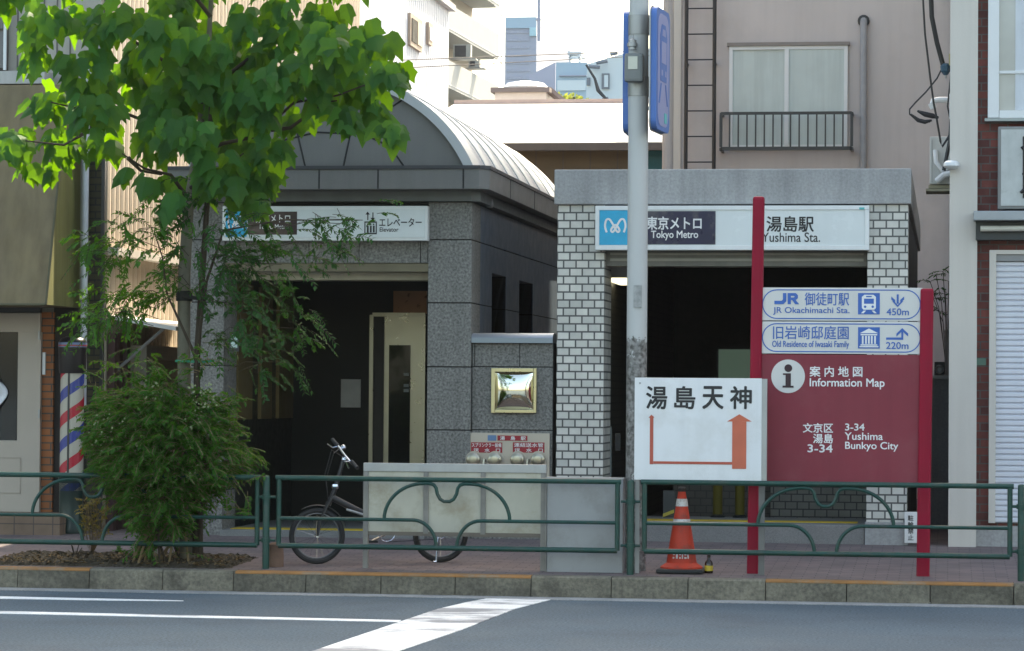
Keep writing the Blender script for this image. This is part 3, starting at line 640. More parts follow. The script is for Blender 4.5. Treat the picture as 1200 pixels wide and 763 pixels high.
# header over the opening
zh0, zh1 = ZV(308, EY, 380), ZV(282, EY, 380)
k = MB(); xs = [xl1 + .004, XU(300, EY), XU(360, EY), XU(419, EY), XU(491, EY), xr0 - .004]
for a_, b_ in zip(xs, xs[1:]): k.box(a_ + .004, b_ - .004, EY + .02, EY + .3, zh0, zh1)
hd = k.build('header', granite, r, bevel=.003)
MB().box(xl1 + .004, xr0 - .004, EY + .035, EY + .29, zh0 + .01, ztop).build('header_core', joint_dark, hd)
MB().box(xl1, xr0, EY + .04, EY + .3, zh0 - .085, zh0 - .004).build('door_rail', mat('rail_bronze', (0.16, 0.14, 0.10), .4, metal=.5), r)
MB().box(xl1, xr0, EY + .30, EY + .62, zh0 - .16, zh0 - .06).build('shutter_slot', mat('slot_beige', (0.48, 0.44, 0.34), .5), r)
# cornice band and soffit
zc0, zc1 = ZV(222, EY - .25, 450), ZV(198.5, EY - .25, 450)
cy = EY - .28; cxr = W(574, 212, EY - .18).x; cxl = xl0 - (cxr - xr1)
def cornice_ring(off, za, zb_):
    return [(cxl - off, cy - off), (cxr - .09 - off * .4, cy - off), (cxr + off, cy + .09 + off * .4 - off * 0), (cxr + off, EY + DE + .2), (cxl - off, EY + DE + .2)]
co = MB().hprism(cornice_ring(0, 0, 0), zc0, zc1).build('cornice', panel_grey, r, bevel=.006)
k = MB()
for u in (314, 374, 443, 543): x = XU(u, cy, 210); k.box(x - .008, x + .008, cy - .003, cy + .01, zc0 + .004, zc1 - .004)
for y in (EY + 1.2, EY + 3): k.box(cxr - .01, cxr + .003, y, y + .016, zc0 + .004, zc1 - .004)
k.build('cornice_joint', joint_dark, co)
MB().hprism([(cxl + .12, cy + .2), (cxr - .20, cy + .2), (cxr - .12, cy + .28), (cxr - .12, EY + DE), (cxl + .12, EY + DE)], ztop + .002, zc0 - .002).build('frieze', mat('frieze_grey', (0.13, 0.135, 0.13), .6, streak=.1), r)
MB().hprism([(cxl - .01, cy - .012), (cxr - .085, cy - .012), (cxr + .012, cy + .085), (cxr + .012, EY + DE + .2), (cxl - .01, EY + DE + .2)], zc1 + .001, zc1 + .035).build('cornice_flashing', mat('dark_flashing', (0.05, 0.05, 0.055), .5), co)
# vaulted roof
vc = W(387, 272.3, EY - .1); Rv = W(387 + 184.6, 272.3, EY - .1).x - vc.x
zbv = zc1 + .036
a0 = math.asin((zbv - vc.z) / Rv)
arc = [(vc.x + Rv * math.cos(a0 + (math.pi - 2 * a0) * i / 40), vc.z + Rv * math.sin(a0 + (math.pi - 2 * a0) * i / 40)) for i in range(41)]
ri = Rv - .09; b0 = math.asin((zbv - vc.z) / ri)
arci = [(vc.x + ri * math.cos(b0 + (math.pi - 2 * b0) * i / 40), vc.z + ri * math.sin(b0 + (math.pi - 2 * b0) * i / 40)) for i in range(41)]
k = MB(); ys_, ye_ = EY - .16, EY + DE + .2; n = 41
for a_ in arc: k.v += [Vector((a_[0], ys_, a_[1])), Vector((a_[0], ye_, a_[1]))]
for a_ in arci: k.v += [Vector((a_[0], ys_, a_[1])), Vector((a_[0], ye_, a_[1]))]
for i in range(40):
    q = 2 * i; k.f += [(q, q + 1, q + 3, q + 2), (82 + q, 82 + q + 2, 82 + q + 3, 82 + q + 1), (q, q + 2, 82 + q + 2, 82 + q)]
vt = k.build('vault', vault_m, r, smooth=True)
k = MB()
for y in [EY + .7 + i * .85 for i in range(8)]:
    ring = [(vc.x + (Rv + .012) * math.cos(a0 + (math.pi - 2 * a0) * i / 40), y, vc.z + (Rv + .012) * math.sin(a0 + (math.pi - 2 * a0) * i / 40)) for i in range(41)]
    k.tube(ring, .009, 5)
k.build('seam', mat('vault_seam', (0.50, 0.51, 0.53), .4, metal=.3), vt)
ty = EY - .1
MB().prism([arci[-1]] + list(reversed(arci[1:-1])) + [arci[0]], ty, ty + .1).build('tympanum', panel_grey, r)
k = MB()
def pl(pts): k.tube([W(u, v, ty - .002) for u, v in pts], .009, 4)
pl([(358, 197), (347, 150)]); pl([(402, 197), (412, 150), (440, 138), (470, 118), (475, 112)]); pl([(425, 157), (447, 167), (465, 183), (474, 196)]); pl([(330, 165), (370, 155), (425, 157)]); pl([(412, 150), (400, 105)]); pl([(300, 197), (290, 150)])
k.build('panel_joint', joint_dark, r)
# right side wall, with two slit windows
xs0 = xr1 - .5
ya1, ya2 = onX(576.5, 330, xr1).y, onX(593, 330, xr1).y; yb1, yb2 = onX(608.5, 335, xr1).y, onX(624.5, 335, xr1).y
zw1 = onX(576.5, 320.5, xr1).z; zw0 = zj[3] + .1
ycut = [EY + .555, ya1, ya2, yb1, yb2, EY + DE]
k = MB(); g = .006
for a_, b_ in zip(zj, zj[1:]):
    for i, (c, d_) in enumerate(zip(ycut, ycut[1:])):
        parts = [(a_, b_)]
        if i in (1, 3):
            parts = []
            if a_ < zw0: parts.append((a_, min(b_, zw0)))
            if b_ > zw1: parts.append((max(a_, zw1), b_))
        for p0_, p1_ in parts: k.box(xs0, xr1, c, d_, p0_ + g, p1_ - g)
sw = k.build('side_wall', granite_shade, r)
k = MB()
for i, (c, d_) in enumerate(zip(ycut, ycut[1:])):
    if i not in (1, 3): k.box(xs0 + .01, xr1 - .008, c, d_ - .002, zg, ztop)
k.build('joint', joint_dark, sw)
for c, d_ in ((ya1, ya2), (yb1, yb2)):
    w_ = MB().box(xr1 - .32, xr1 - .30, c, d_, zw0, zw1).build('window', dark_glass, r)
    MB().box(xr1 - .30, xr1 - .26, c + (d_ - c) * .62, c + (d_ - c) * .66, zw0, zw1).build('mullion', mat('mullion_bronze', (0.10, 0.09, 0.075), .4) if 'mullion_bronze' not in MATS else MATS['mullion_bronze'], w_)
MB().lathe([(.03, 0), (.04, .03), (.03, .09)], (xr1 + .06, EY + .75, zc0 - .12), 12).build('soffit_lamp', galv, r)
# left wall, back wall, floor, ceiling of the lobby
yb = EY + 3.4
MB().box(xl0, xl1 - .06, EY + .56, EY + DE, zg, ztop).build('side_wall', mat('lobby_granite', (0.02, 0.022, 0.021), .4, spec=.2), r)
pc = zh0 - .08
k = MB()
for c, d_ in ((EY + .7, EY + 1.35), (EY + 1.75, EY + 2.25), (EY + 2.6, EY + 3.3)): k.box(xl1 - .058, xl1 - .02, c, d_, zg + 1.15, pc - .1)
k.build('wall_panel', gold_panel, r)
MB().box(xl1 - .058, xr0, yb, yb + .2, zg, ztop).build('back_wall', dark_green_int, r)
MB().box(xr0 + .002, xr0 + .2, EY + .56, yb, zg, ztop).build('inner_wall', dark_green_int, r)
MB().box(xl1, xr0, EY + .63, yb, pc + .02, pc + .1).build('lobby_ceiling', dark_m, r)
k = MB()
for u in (452, 498): p = W(u, 326, EY + 1.6); k.lathe([(.10, 0), (.10, .02)], (p.x - .02, EY + 1.6, pc), 14)
k.build('ceiling_light', glow('downlight_glow', (1, .9, .7), .25), r)
zp = ZV(622, EY + .1, 400)
MB().box(xl1 + .002, xr0 - .002, EY - .1, yb, zg - .1, zp).build('platform', mat('platform_grey', (0.20, 0.20, 0.195), .8, fine=.2), r)
MB().box(xl1 + .05, xr0 - .05, EY + .15, EY + .47, zp, zp + .006).build('tactile_strip', yellow_m, r)
# lift door in the back wall
ed = MB().pbox(433, 369, 498, 640, yb - .03, .028).build('lift_door', stainless, r)
MB().pbox(436.5, 371, 449, 640, yb - .05, .018).build('door_gap', mat('door_gap_dark', (0.035, 0.033, 0.03), .5), ed); MB().pbox(455, 404.5, 480, 640, yb - .045, .013).build('window', dark_glass, ed)
MB().pbox(432, 369, 436.5, 640, yb - .07, .04).pbox(436.5, 366.5, 498, 370.5, yb - .07, .04).pbox(495, 371, 497.5, 640, yb - .07, .04).build('door_frame', stainless, ed)
mat('sticker_grey', (0.35, 0.38, 0.38), .5)
for v in (437, 450, 456): MB().pbox(473, v, 479, v + 3.5, yb - .05, .004).build('window_sticker', MATS['sticker_grey'], ed)
MB().pbox(461, 341, 500, 368, yb - .04, .035).build('indicator_panel', mat('copper_panel', (0.17, 0.075, 0.035), .3, metal=.5), r)
o = MB().pbox(399.5, 444.5, 422.5, 477.5, yb - .012, .01).build('notice', mat('notice_paper', (0.62, 0.6, 0.57), .8))
tag(o, 'pale paper notice stuck on the dark back wall of the elevator lobby', 'notice')
b_ = onX(278, 400, xl1 - .02)
o = thing('call_panel', 'small dark panel with a pale square on the left column of the elevator lobby', 'panel', W(274, 410, EY - .04))
MB().pbox(268, 388, 280, 412, EY - .03, .028).build('casing', black_m, o); MB().pbox(270.5, 392, 278, 408, EY - .036, .005).build('display', mat('display_pale', (0.45, 0.58, 0.55), .4), o)
# lobby sign
sy = EY - .12
o = thing('elevator_sign', 'long white elevator sign with sky blue square under the vaulted cornice', 'sign', W(380, 282, sy))
MB().pbox(260.5, 241.5, 501, 282, sy, .115).build('frame', frame_white, o, bevel=.006)
MB().pbox(263.5, 245.5, 498, 278.5, sy - .006, .005).build('face', face_white, o)
MB().pbox(264.5, 246.5, 289, 277.5, sy - .01, .004).build('logo_panel', metro_blue, o); MB().pbox(290.5, 248, 348, 275, sy - .01, .004).build('name_panel', mat('brown_navy_panel', (0.05, 0.03, 0.035), .15), o)
ptext('エレベーター', 444.5, 255.5, 494, 265.5, sy - .008, o, ink_black, .012); ptext('Elevator', 445, 266.5, 467, 271.5, sy - .008, o, ink_black, .01)
ptext('東京メトロ', 300, 251, 340, 261, sy - .013, o, ink_white, .01); ptext('Tokyo Metro', 303, 263, 338, 270, sy - .013, o, ink_white, .01)
k = MB(); k.pbox(427, 259.5, 441.5, 261, sy - .009, .003); k.pbox(427, 273, 441.5, 274.5, sy - .009, .003); k.pbox(427, 261, 428.2, 273, sy - .009, .003); k.pbox(440.3, 261, 441.5, 273, sy - .009, .003)
for u in (431, 434.5, 438): k.pbox(u - 1, 264.5, u + 1, 272.5, sy - .009, .003); p = W(u, 263, sy); k.disc((p.x, p.z), .008, sy - .009, sy - .006, 10)
for u, up in ((431, 1), (437, -1)):
    k.pbox(u - .6, 249, u + .6, 258, sy - .009, .003); a_, b_, c_ = ((u, 248), (u - 2.6, 251.5), (u + 2.6, 251.5)) if up > 0 else ((u, 259), (u + 2.6, 255.5), (u - 2.6, 255.5))
    k.prism([(W(*q, sy).x, W(*q, sy).z) for q in (a_, b_, c_)], sy - .009, sy - .006)
k.build('pictogram', ink_black, o)
def metro_mark(u0, v0, u1, v1, Y, parent):
    pth = [(.10, .18), (.02, .55), (.08, .9), (.22, .95), (.36, .72), (.5, .38), (.62, .2), (.7, .3), (.62, .5), (.5, .62), (.38, .5), (.30, .3), (.38, .2), (.5, .38), (.64, .72), (.78, .95), (.92, .9), (.98, .55), (.90, .18)]
    pts = [W(u0 + (u1 - u0) * a_, v1 + (v0 - v1) * b_, Y) for a_, b_ in pth]
    sm = []
    for i in range(len(pts) - 1):
        p0, p1, p2, p3 = pts[max(i - 1, 0)], pts[i], pts[i + 1], pts[min(i + 2, len(pts) - 1)]
        for t in (0, .25, .5, .75):
            sm.append(.5 * ((2 * p1) + (p2 - p0) * t + (2 * p0 - 5 * p1 + 4 * p2 - p3) * t * t + (3 * p1 - p0 - 3 * p2 + p3) * t ** 3))
    wd = (W(u1, v0, Y).x - W(u0, v0, Y).x) * .055
    kk = MB().tube(sm + [pts[-1]], wd, 6)
    for v in kk.v: v.y = Y + (v.y - Y) * .12
    return kk.build('logo_mark', ink_white, parent, smooth=True)
metro_mark(267, 252, 286, 271, sy - .012, o)

# granite wall with mirror lamp right of the elevator column
r = thing('granite_wall', 'low granite wall with rounded coping between elevator column and tiled pillar', 'wall', W(600, 600, EY + .05))
wy = EY + .05; xw0, xw1 = xr1 + .004, XU(648, wy, 480)
zl = [zg - .1] + [ZV(v, wy, 600) for v in (578, 504, 430, 402)]; xc1 = XU(609, wy, 415); xc2 = XU(577.5, wy, 520)
k = MB()
for i, (a_, b_) in enumerate(zip(zl, zl[1:])):
    cuts = [xw0, xw1] if i == 2 else ([xw0, XU(556, wy), xc1, xw1] if i == 3 else [xw0, xc2, xw1])
    for c, d_ in zip(cuts, cuts[1:]): k.box(c + .004, d_ - .004, wy, wy + .3, a_ + .005, b_ - .005)
k.build('slab', granite, r, bevel=.003)
MB().box(xw0, xw1, wy + .012, wy + .29, zg, zl[-1]).build('joint', joint_dark, r)
zc = zl[-1]
k = MB(); cp = [(xw0, wy - .06), (xw0, wy + .36)]
prof = [(wy - .06, zc), (wy - .06, zc + .05), (wy - .03, zc + .085), (wy + .06, zc + .10), (wy + .36, zc + .10), (wy + .36, zc)]
k.v += [Vector((xw0, y, z)) for y, z in prof] + [Vector((xw1, y, z)) for y, z in prof]; n = len(prof)
k.f += [tuple(range(n)), tuple(range(2 * n - 1, n - 1, -1))] + [(i, n + i, n + (i + 1) % n, (i + 1) % n) for i in range(n)]
k.build('coping', mat('coping_steel', (0.22, 0.26, 0.30), .35, .06, 2, metal=.5), r, smooth=True)
o = thing('mirror_lamp', 'square brass framed mirror plate set in the granite wall', 'wall lamp', W(602, 484, wy))
fr = MB(); fr.pbox(575.5, 431.5, 580, 484, wy - .05, .048).pbox(625, 431.5, 628.5, 484, wy - .05, .048).pbox(580, 431.5, 625, 436, wy - .05, .048).pbox(580, 480, 625, 484, wy - .05, .048)
fr.build('frame', brass, o, bevel=.004)
k = MB(); n = 16
for j in range(n + 1):
    for i in range(n + 1):
        a_, b_ = i / n, j / n; q = W(580.5 + 44 * a_, 436.5 + 43 * b_, wy - .012)
        q.y -= .05 * (math.sin(math.pi * a_) ** .7 * math.sin(math.pi * b_) ** .7) if 0 < a_ < 1 and 0 < b_ < 1 else 0; k.v.append(q)
for j in range(n):
    for i in range(n): q = j * (n + 1) + i; k.f.append((q, q + 1, q + n + 2, q + n + 1))
k.build('mirror_plate', mirror, o, smooth=True)
# fire service inlet panel
o = thing('fire_inlet_panel', 'metal fire service panel with red labels and four capped inlets on the granite wall', 'panel', W(595, 560, wy))
MB().pbox(546, 507.5, 644, 575, wy - .04, .036).build('plate', mat('brushed_plate', (0.45, 0.40, 0.34), .4, .06, 3, metal=.35), o, bevel=.004)
red_l = mat('red_label', (0.32, 0.02, 0.03), .5); py = wy - .045
MB().pbox(583, 510.5, 618, 516.5, py, .004).build('title_label', red_l, o); MB().pbox(571.5, 510, 581.5, 516.5, py, .004).build('line_badge', mat('badge_blue', (.12, .22, .38), .5), o)
MB().pbox(552, 518.5, 588.5, 530.5, py, .004).build('left_label', red_l, o); MB().pbox(601, 518.5, 638, 530.5, py, .004).build('right_label', red_l, o)
ptext('湯　島　駅', 586, 511.3, 616, 515.8, py - .002, o, ink_white, .02)
ptext('スプリンクラー設備', 553, 519.3, 587.5, 524, py - .002, o, ink_white, .012); ptext('送　水　口', 555, 525.3, 586, 530, py - .002, o, ink_white, .015)
ptext('連結送水管', 602.5, 519.3, 636.5, 524, py - .002, o, ink_white, .012); ptext('送　水　口', 603, 525.3, 636, 530, py - .002, o, ink_white, .015)
for u in (555.5, 580.5, 607, 631):
    p = W(u, 538.5, py); nb = MB().lathe([(.058, 0), (.058, -.03), (.068, -.032), (.068, -.07), (.055, -.085), (.03, -.09)], (p.x, py, p.z), 16, 'y').build('inlet_cap', stainless, o, smooth=True)
    MB().lathe([(.085, 0), (.085, -.012)], (p.x, py + .002, p.z), 18, 'y').build('flange', MATS['brushed_plate'], nb)
k = MB()
for u in (568, 619): p = W(u, 539, py); k.tube([(p.x, py, p.z), (p.x, py - .06, p.z), (p.x, py - .065, p.z - .05)], .014, 8)
k.build('drain_cock', stainless, o)

# ================================================================== station entrance
SX0, SX1 = XU(652.5, YF, 400), XU(1063.5, YF, 400); zs0 = pav(YF)
pl1, pr0 = XU(707.5, YF, 400), XU(1016, YF, 400)
zs1, zs2 = ZV(240, YF, 860), ZV(198, YF - .05, 860); SD = 9.6
r = thing('station_entrance', 'subway station entrance with white tiled pillars and thick concrete lintel slab', 'building', ((SX0 + SX1) / 2, YF, zs0))
zbs = ZV(612, YF, 1035)
for a_, b_ in ((SX0, pl1), (pr0, SX1)):
    o = MB().box(a_, b_, YF, YF + .62, zbs, zs1).build('pillar', tile, r)
    MB().box(a_ - .012, b_ + .012, YF - .012, YF + .63, zs0 - .15, zbs - .002).build('plinth', concrete, o, bevel=.006)
lt = MB().add([(SX0 - .03, YF - .05, zs1 + .003), (SX1 + .03, YF - .05, zs1 + .003), (SX1 + .03, YF + SD, zs1 + .003), (SX0 - .03, YF + SD, zs1 + .003), (SX0 - .03, YF - .05, zs2), (SX1 + .03, YF - .05, zs2), (SX1 + .03, YF + SD, zs2), (SX0 - .03, YF + SD, zs2)],
              [(0, 3, 2, 1), (4, 5, 6, 7), (0, 1, 5, 4), (1, 2, 6, 5), (2, 3, 7, 6), (3, 0, 4, 7)]).build('lintel_slab', concrete, r, bevel=.012)
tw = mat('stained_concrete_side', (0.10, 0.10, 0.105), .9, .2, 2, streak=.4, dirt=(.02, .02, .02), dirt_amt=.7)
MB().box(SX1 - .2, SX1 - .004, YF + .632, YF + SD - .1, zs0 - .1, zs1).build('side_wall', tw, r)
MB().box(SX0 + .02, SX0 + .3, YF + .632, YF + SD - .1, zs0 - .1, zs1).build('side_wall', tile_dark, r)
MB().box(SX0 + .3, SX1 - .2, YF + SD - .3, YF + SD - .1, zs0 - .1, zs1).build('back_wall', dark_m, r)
zf = ZV(612.5, YF + .35, 900)
MB().box(pl1 + .015, pr0 - .015, YF + .02, YF + 1.6, zs0 - .1, zf).build('step', mat('step_concrete', (0.21, 0.205, 0.20), .9, .12, 4, fine=.2), r, bevel=.008)
MB().box(pl1 + .2, pr0 - .1, YF + .45, YF + .75, zf, zf + .006).build('tactile_strip', yellow_m, r)
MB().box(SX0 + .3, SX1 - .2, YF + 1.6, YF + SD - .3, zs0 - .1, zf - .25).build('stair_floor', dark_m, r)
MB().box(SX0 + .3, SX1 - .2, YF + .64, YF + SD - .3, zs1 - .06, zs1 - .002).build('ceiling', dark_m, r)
px0 = XU(903, YF + 2.2, 590)
MB().box(px0, SX1 - .2, YF + 2.2, YF + 2.4, zf - .2, ZV(500, YF + 2.2)).build('parapet', brickmat('dim_tile', (0.20, 0.20, 0.17), (0.17, 0.17, 0.15), (0.04, 0.04, 0.04), 0.124, 0.0785, 0.0065), r)
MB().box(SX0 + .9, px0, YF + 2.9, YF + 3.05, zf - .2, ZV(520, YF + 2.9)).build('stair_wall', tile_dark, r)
# roller shutter box
sb = MB().pbox(709, 293.5, 1016, 312, YF + .14, .3).build('shutter_box', mat('shutter_box_grey', (0.17, 0.165, 0.145), .5, .15, 3, streak=.2), r)
MB().pbox(715, 296.5, 1012, 299, YF + .125, .014).pbox(715, 303, 1012, 306, YF + .12, .019).build('shutter_rail', mat('rail_grey', (0.30, 0.29, 0.25), .4), sb)
MB().pbox(707.6, 240, 1015.5, 293.4, YF + .06, .2).build('sign_recess', joint_dark, r)
k = MB(); p = onX(711, 330, pl1 - .1)
lx0 = pl1 + .02
lz = zs1 - .12
LY0 = YF + 1.25
q1 = W(711, 329, LY0)
lampm = glow('fluorescent_glow', (1.0, 0.95, 0.72), .45)
fx = MB().box(q1.x, q1.x + .22, LY0, LY0 + 1.3, q1.z, q1.z + .03).build('ceiling_light', lampm, r)
MB().box(q1.x - .02, q1.x + .24, LY0 - .02, LY0 + 1.32, q1.z + .031, q1.z + .35).build('light_housing', galv, fx)
# things just inside the entrance
yw = pl1 + .01
o = thing('wall_poster', 'tall pale green poster panel on the left inner wall of the entrance', 'poster', (pl1 + .02, YF + 1, 1.5))
MB().pbox(702, 391, 711.5, 484, YF + .66, .03).build('frame', mat('poster_frame', (.12, .13, .12), .5), o); MB().pbox(703.5, 394, 710, 427, YF + .65, .008).pbox(703.5, 431, 710, 482, YF + .65, .008).build('panel', mat('poster_green', (0.42, 0.62, 0.56), .3, .25, 5), o)
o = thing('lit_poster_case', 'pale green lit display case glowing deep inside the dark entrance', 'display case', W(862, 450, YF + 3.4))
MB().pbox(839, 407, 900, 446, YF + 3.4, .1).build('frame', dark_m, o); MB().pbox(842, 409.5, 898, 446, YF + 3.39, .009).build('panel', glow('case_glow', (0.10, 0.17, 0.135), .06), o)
for u, lab in ((841, 'yellow post inside the entrance directly behind the road sign board, left of two'), (867, 'yellow post inside the entrance, nearer the red sign post')):
    p = W(u, 590, YF + 1.45); o = thing('bollard', lab, 'bollard', (p.x, YF + 1.45, zf), 'yellow posts inside the entrance')
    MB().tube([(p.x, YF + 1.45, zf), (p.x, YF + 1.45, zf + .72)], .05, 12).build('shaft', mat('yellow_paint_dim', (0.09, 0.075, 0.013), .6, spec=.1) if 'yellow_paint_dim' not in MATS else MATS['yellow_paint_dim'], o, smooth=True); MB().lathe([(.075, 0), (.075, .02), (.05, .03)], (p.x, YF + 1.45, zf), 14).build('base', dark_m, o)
p = W(783, 600, YF + 1.2)
o = thing('folding_sign', 'small dark folding stand with yellow stripe just inside the entrance behind the cone', 'stand', (p.x, YF + 1.2, zf))
q = [W(u, v, YF + 1.2) for u, v in ((777, 602), (790, 597), (790, 601), (777, 606))]; MB().prism([(a_.x, a_.z) for a_ in q], YF + 1.18, YF + 1.2).build('stripe', mat('stand_yellow', (.5, .4, .06), .5), o)
MB().pbox(777, 575, 791, 618, YF + 1.21, .03).build('board', mat('stand_dark', (.05, .055, .055), .5), o)
o = thing('gate_post', 'grey metal gate leaf standing against the left tiled pillar inside', 'gate', W(699, 560, YF + .64))
MB().pbox(709, 500, 716, 612, YF + .66, .06).build('leaf', mat('gate_grey', (.20, .22, .22), .5), o); MB().pbox(721, 508, 727, 528, YF + .7, .05).build('latch', black_m, o)

# station name sign
sy = YF - .14
o = thing('station_sign', 'long white station name sign with sky blue logo square over the station opening', 'sign', W(858, 293, sy))
fr = MB(); fr.pbox(697.5, 241, 1018.5, 246, sy, .135).pbox(697.5, 287.5, 1018.5, 293, sy, .135).pbox(697.5, 246, 702, 287.5, sy, .135).pbox(1013.5, 246, 1018.5, 287.5, sy, .135)
fr.build('frame', frame_white, o, bevel=.004)
MB().pbox(702, 246, 1013.5, 287.5, sy + .01, .1).build('face', face_white, o)
MB().pbox(702.5, 246.5, 738, 287, sy + .004, .005).build('logo_panel', metro_blue, o); MB().pbox(740, 247.5, 838.5, 286.5, sy + .004, .005).build('name_panel', navy, o)
metro_mark(708.5, 256, 733.5, 276, sy + .002, o)
ptext('東京メトロ', 758, 254, 822, 269, sy + .001, o, ink_white, .02); ptext('Tokyo Metro', 763, 270.5, 818, 281.5, sy + .001, o, ink_white, .015)
ptext('湯島駅', 898.5, 253.5, 953.5, 271.5, sy + .007, o, ink_black, .018); ptext('Yushima Sta.', 893, 272.5, 961, 283.5, sy + .007, o, ink_black, .006)
MB().pbox(1007, 243, 1013, 245.5, sy - .004, .003).build('corner_label', mat('teal_label', (.1, .45, .45), .5), o)

# ================================================================== right: white pillar and red brick building
YP = 28.9
wx0, wx1 = XU(1112.5, YP, 320), XU(1145, YP, 320)
r = thing('brick_building', 'red brick building with cream corner pillar, shutter and white framed window', 'building', (1.5, YP, pav(YP)))
MB().box(wx0, wx1, YP, YP + 13, 0, 12.5).build('corner_pillar', cream_wall, r)
ybr = YP + .12
MB().box(wx1 + .001, 14, ybr, YP + 13, 0.3, 12.5).build('wall', redbrick, r)
MB().box(wx1 + .001, 14, ybr - .03, ybr + .02, -.05, ZV(616, ybr, 1165)).build('plinth', concrete, r)
f = MB(); f.pbox(1158, -90, 1171, 138, ybr - .10, .098).pbox(1171, 129, 1290, 138, ybr - .10, .098).pbox(1171, 82.5, 1290, 86, ybr - .07, .04)
f = f.build('window', alu_white, r, bevel=.004)
MB().pbox(1171, -90, 1290, 129, ybr - .05, .048).build('pane', mat('window_pane_grey', (0.38, 0.38, 0.36), .08, .2, 1.2, spec=.6), f)
MB().pbox(1190, -90, 1206, 129, ybr - .056, .005).build('curtain', mat('curtain_white', (.55, .58, .62), .3, .1, 3, streak=.2), f)
MB().pbox(1154, 138.2, 1290, 141.5, ybr - .14, .138).build('sill', mat('sill_grey', (.35, .38, .36), .6), f)
sg = thing('light_box_sign', 'grey framed light box sign with dark characters on the brick wall', 'sign', W(1190, 245, ybr - .2))
MB().pbox(1169.5, 148, 1300, 245, ybr - .22, .21).build('casing', mat('sign_casing', (.22, .22, .215), .5, .1, 3), sg, bevel=.01)
MB().pbox(1173, 151.5, 1300, 241, ybr - .232, .011).build('face', mat('sign_face_grey', (.45, .47, .46), .3, .15, 4, streak=.15), sg)
k = MB()
for a_, b_, c_ in (((1197, 172), (1204, 181), .012), ((1198, 204), (1206, 203), .012), ((1196, 226), (1203, 219), .014), ((1200, 160), (1200, 232), .012)): k.tube([W(*a_, ybr - .235), W(*b_, ybr - .235)], c_, 5)
k.build('character_stroke', ink_black, sg)
lg = thing('lamp_ledge', 'grey metal ledge with fluorescent lamp above the white roller shutter', 'lamp', W(1170, 280, ybr - .3))
MB().pbox(1141, 247, 1300, 258, ybr - .36, .355).build('ledge', mat('ledge_zinc', (.30, .32, .34), .45, .15, 3, metal=.4), lg, bevel=.006)
MB().pbox(1143.5, 259, 1300, 281, ybr - .2, .195).build('fixture', mat('fixture_dark', (.04, .045, .045), .5), lg); MB().tube([W(1149, 268, ybr - .25), W(1300, 267, ybr - .25)], .028, 10).build('tube', mat('tube_white', (.55, .53, .46), .3), lg, smooth=True)
f = MB(); f.pbox(1159, 293, 1167, 613, ybr - .10, .098).pbox(1167, 293, 1300, 298, ybr - .10, .098); f.build('shutter_frame', cream_wall, r, bevel=.003)
MB().pbox(1167, 298, 1300, 306, ybr - .08, .07).build('shutter_box', mat('shutter_head', (.25, .25, .25), .5), r)
k = MB(); zt_, zb_ = ZV(306, ybr, 1185), ZV(613, ybr, 1185); n = 46; x0, x1 = XU(1167, ybr - .04, 450), XU(1300, ybr - .04, 450)
for i in range(n):
    za, zbb = zb_ + (zt_ - zb_) * i / n, zb_ + (zt_ - zb_) * (i + 1) / n; h = zbb - za
    k.add([(x0, ybr - .03, za), (x0, ybr - .052, za + h * .25), (x0, ybr - .052, za + h * .75), (x0, ybr - .03, zbb), (x1, ybr - .03, za), (x1, ybr - .052, za + h * .25), (x1, ybr - .052, za + h * .75), (x1, ybr - .03, zbb)], [(0, 4, 5, 1), (1, 5, 6, 2), (2, 6, 7, 3)])
k.build('shutter', mat('shutter_white', (.66, .67, .72), .4, .03, 2, streak=.05), r)
o = MB().pbox(1141.5, 420, 1155.5, 428, ybr - .012, .01).build('address_plate', mat('address_green', (.10, .20, .15), .4)); tag(o, 'small green plate fixed to the red brickwork beside the shutter', 'plate')
# security lamp, air unit, boxes on the side of the cream pillar
o = thing('dome_camera', 'white dome camera on the street face of the cream pillar', 'camera', W(1114, 195, YP - .02))
p = W(1115, 193, YP - .06); MB().lathe([(.005, .04), (.05, .035), (.075, .015), (.08, -.015), (.06, -.035), (.02, -.05)], (p.x, YP - .08, p.z), 16).build('housing', alu_white, o, smooth=True)
MB().tube([(p.x, YP - .08, p.z + .02), (p.x + .02, YP, p.z + .02)], .02, 8).build('bracket', alu_white, o)
yu = 31.2
o = thing('air_conditioner', 'white outdoor air unit on a rail beside the cream pillar', 'air conditioner', W(1100, 228, yu))
MB().pbox(1089.5, 160, 1118, 216, yu, .3).build('casing', mat('unit_offwhite', (.52, .52, .49), .5, .05, streak=.15), o, bevel=.012)
MB().pbox(1092, 164, 1092.8, 214, yu - .004, .003).build('panel_seam', galv, o)
k = MB(); k.pbox(1085, 221, 1130, 224, yu - .1, .5).pbox(1088, 217, 1130, 220.5, yu + .02, .25); k.build('bracket', mat('bracket_tan', (.30, .27, .18), .6), o)
k = MB(); k.tube([W(1096, 176, yu - .02), W(1097, 190, yu - .05), W(1104, 200, yu - .05), W(1113, 196, yu - .05)], .025, 8); k.tube([W(1098, 212, yu - .04), W(1106, 205, yu - .08), W(1116, 203, yu - .06)], .035, 8)
k.build('refrigerant_hose', alu_white, o, smooth=True)
o = thing('meter_box', 'slim pale box with a yellow cap on the side of the cream pillar', 'box', W(1114, 137, 30.4))
MB().pbox(1112.5, 110, 1118, 138, 30.4, .1).build('casing', alu_white, o); MB().pbox(1112, 63, 1117.5, 76, 30.4, .1).build('yellow_cap', mat('cap_yellow', (.42, .36, .16), .6), o)
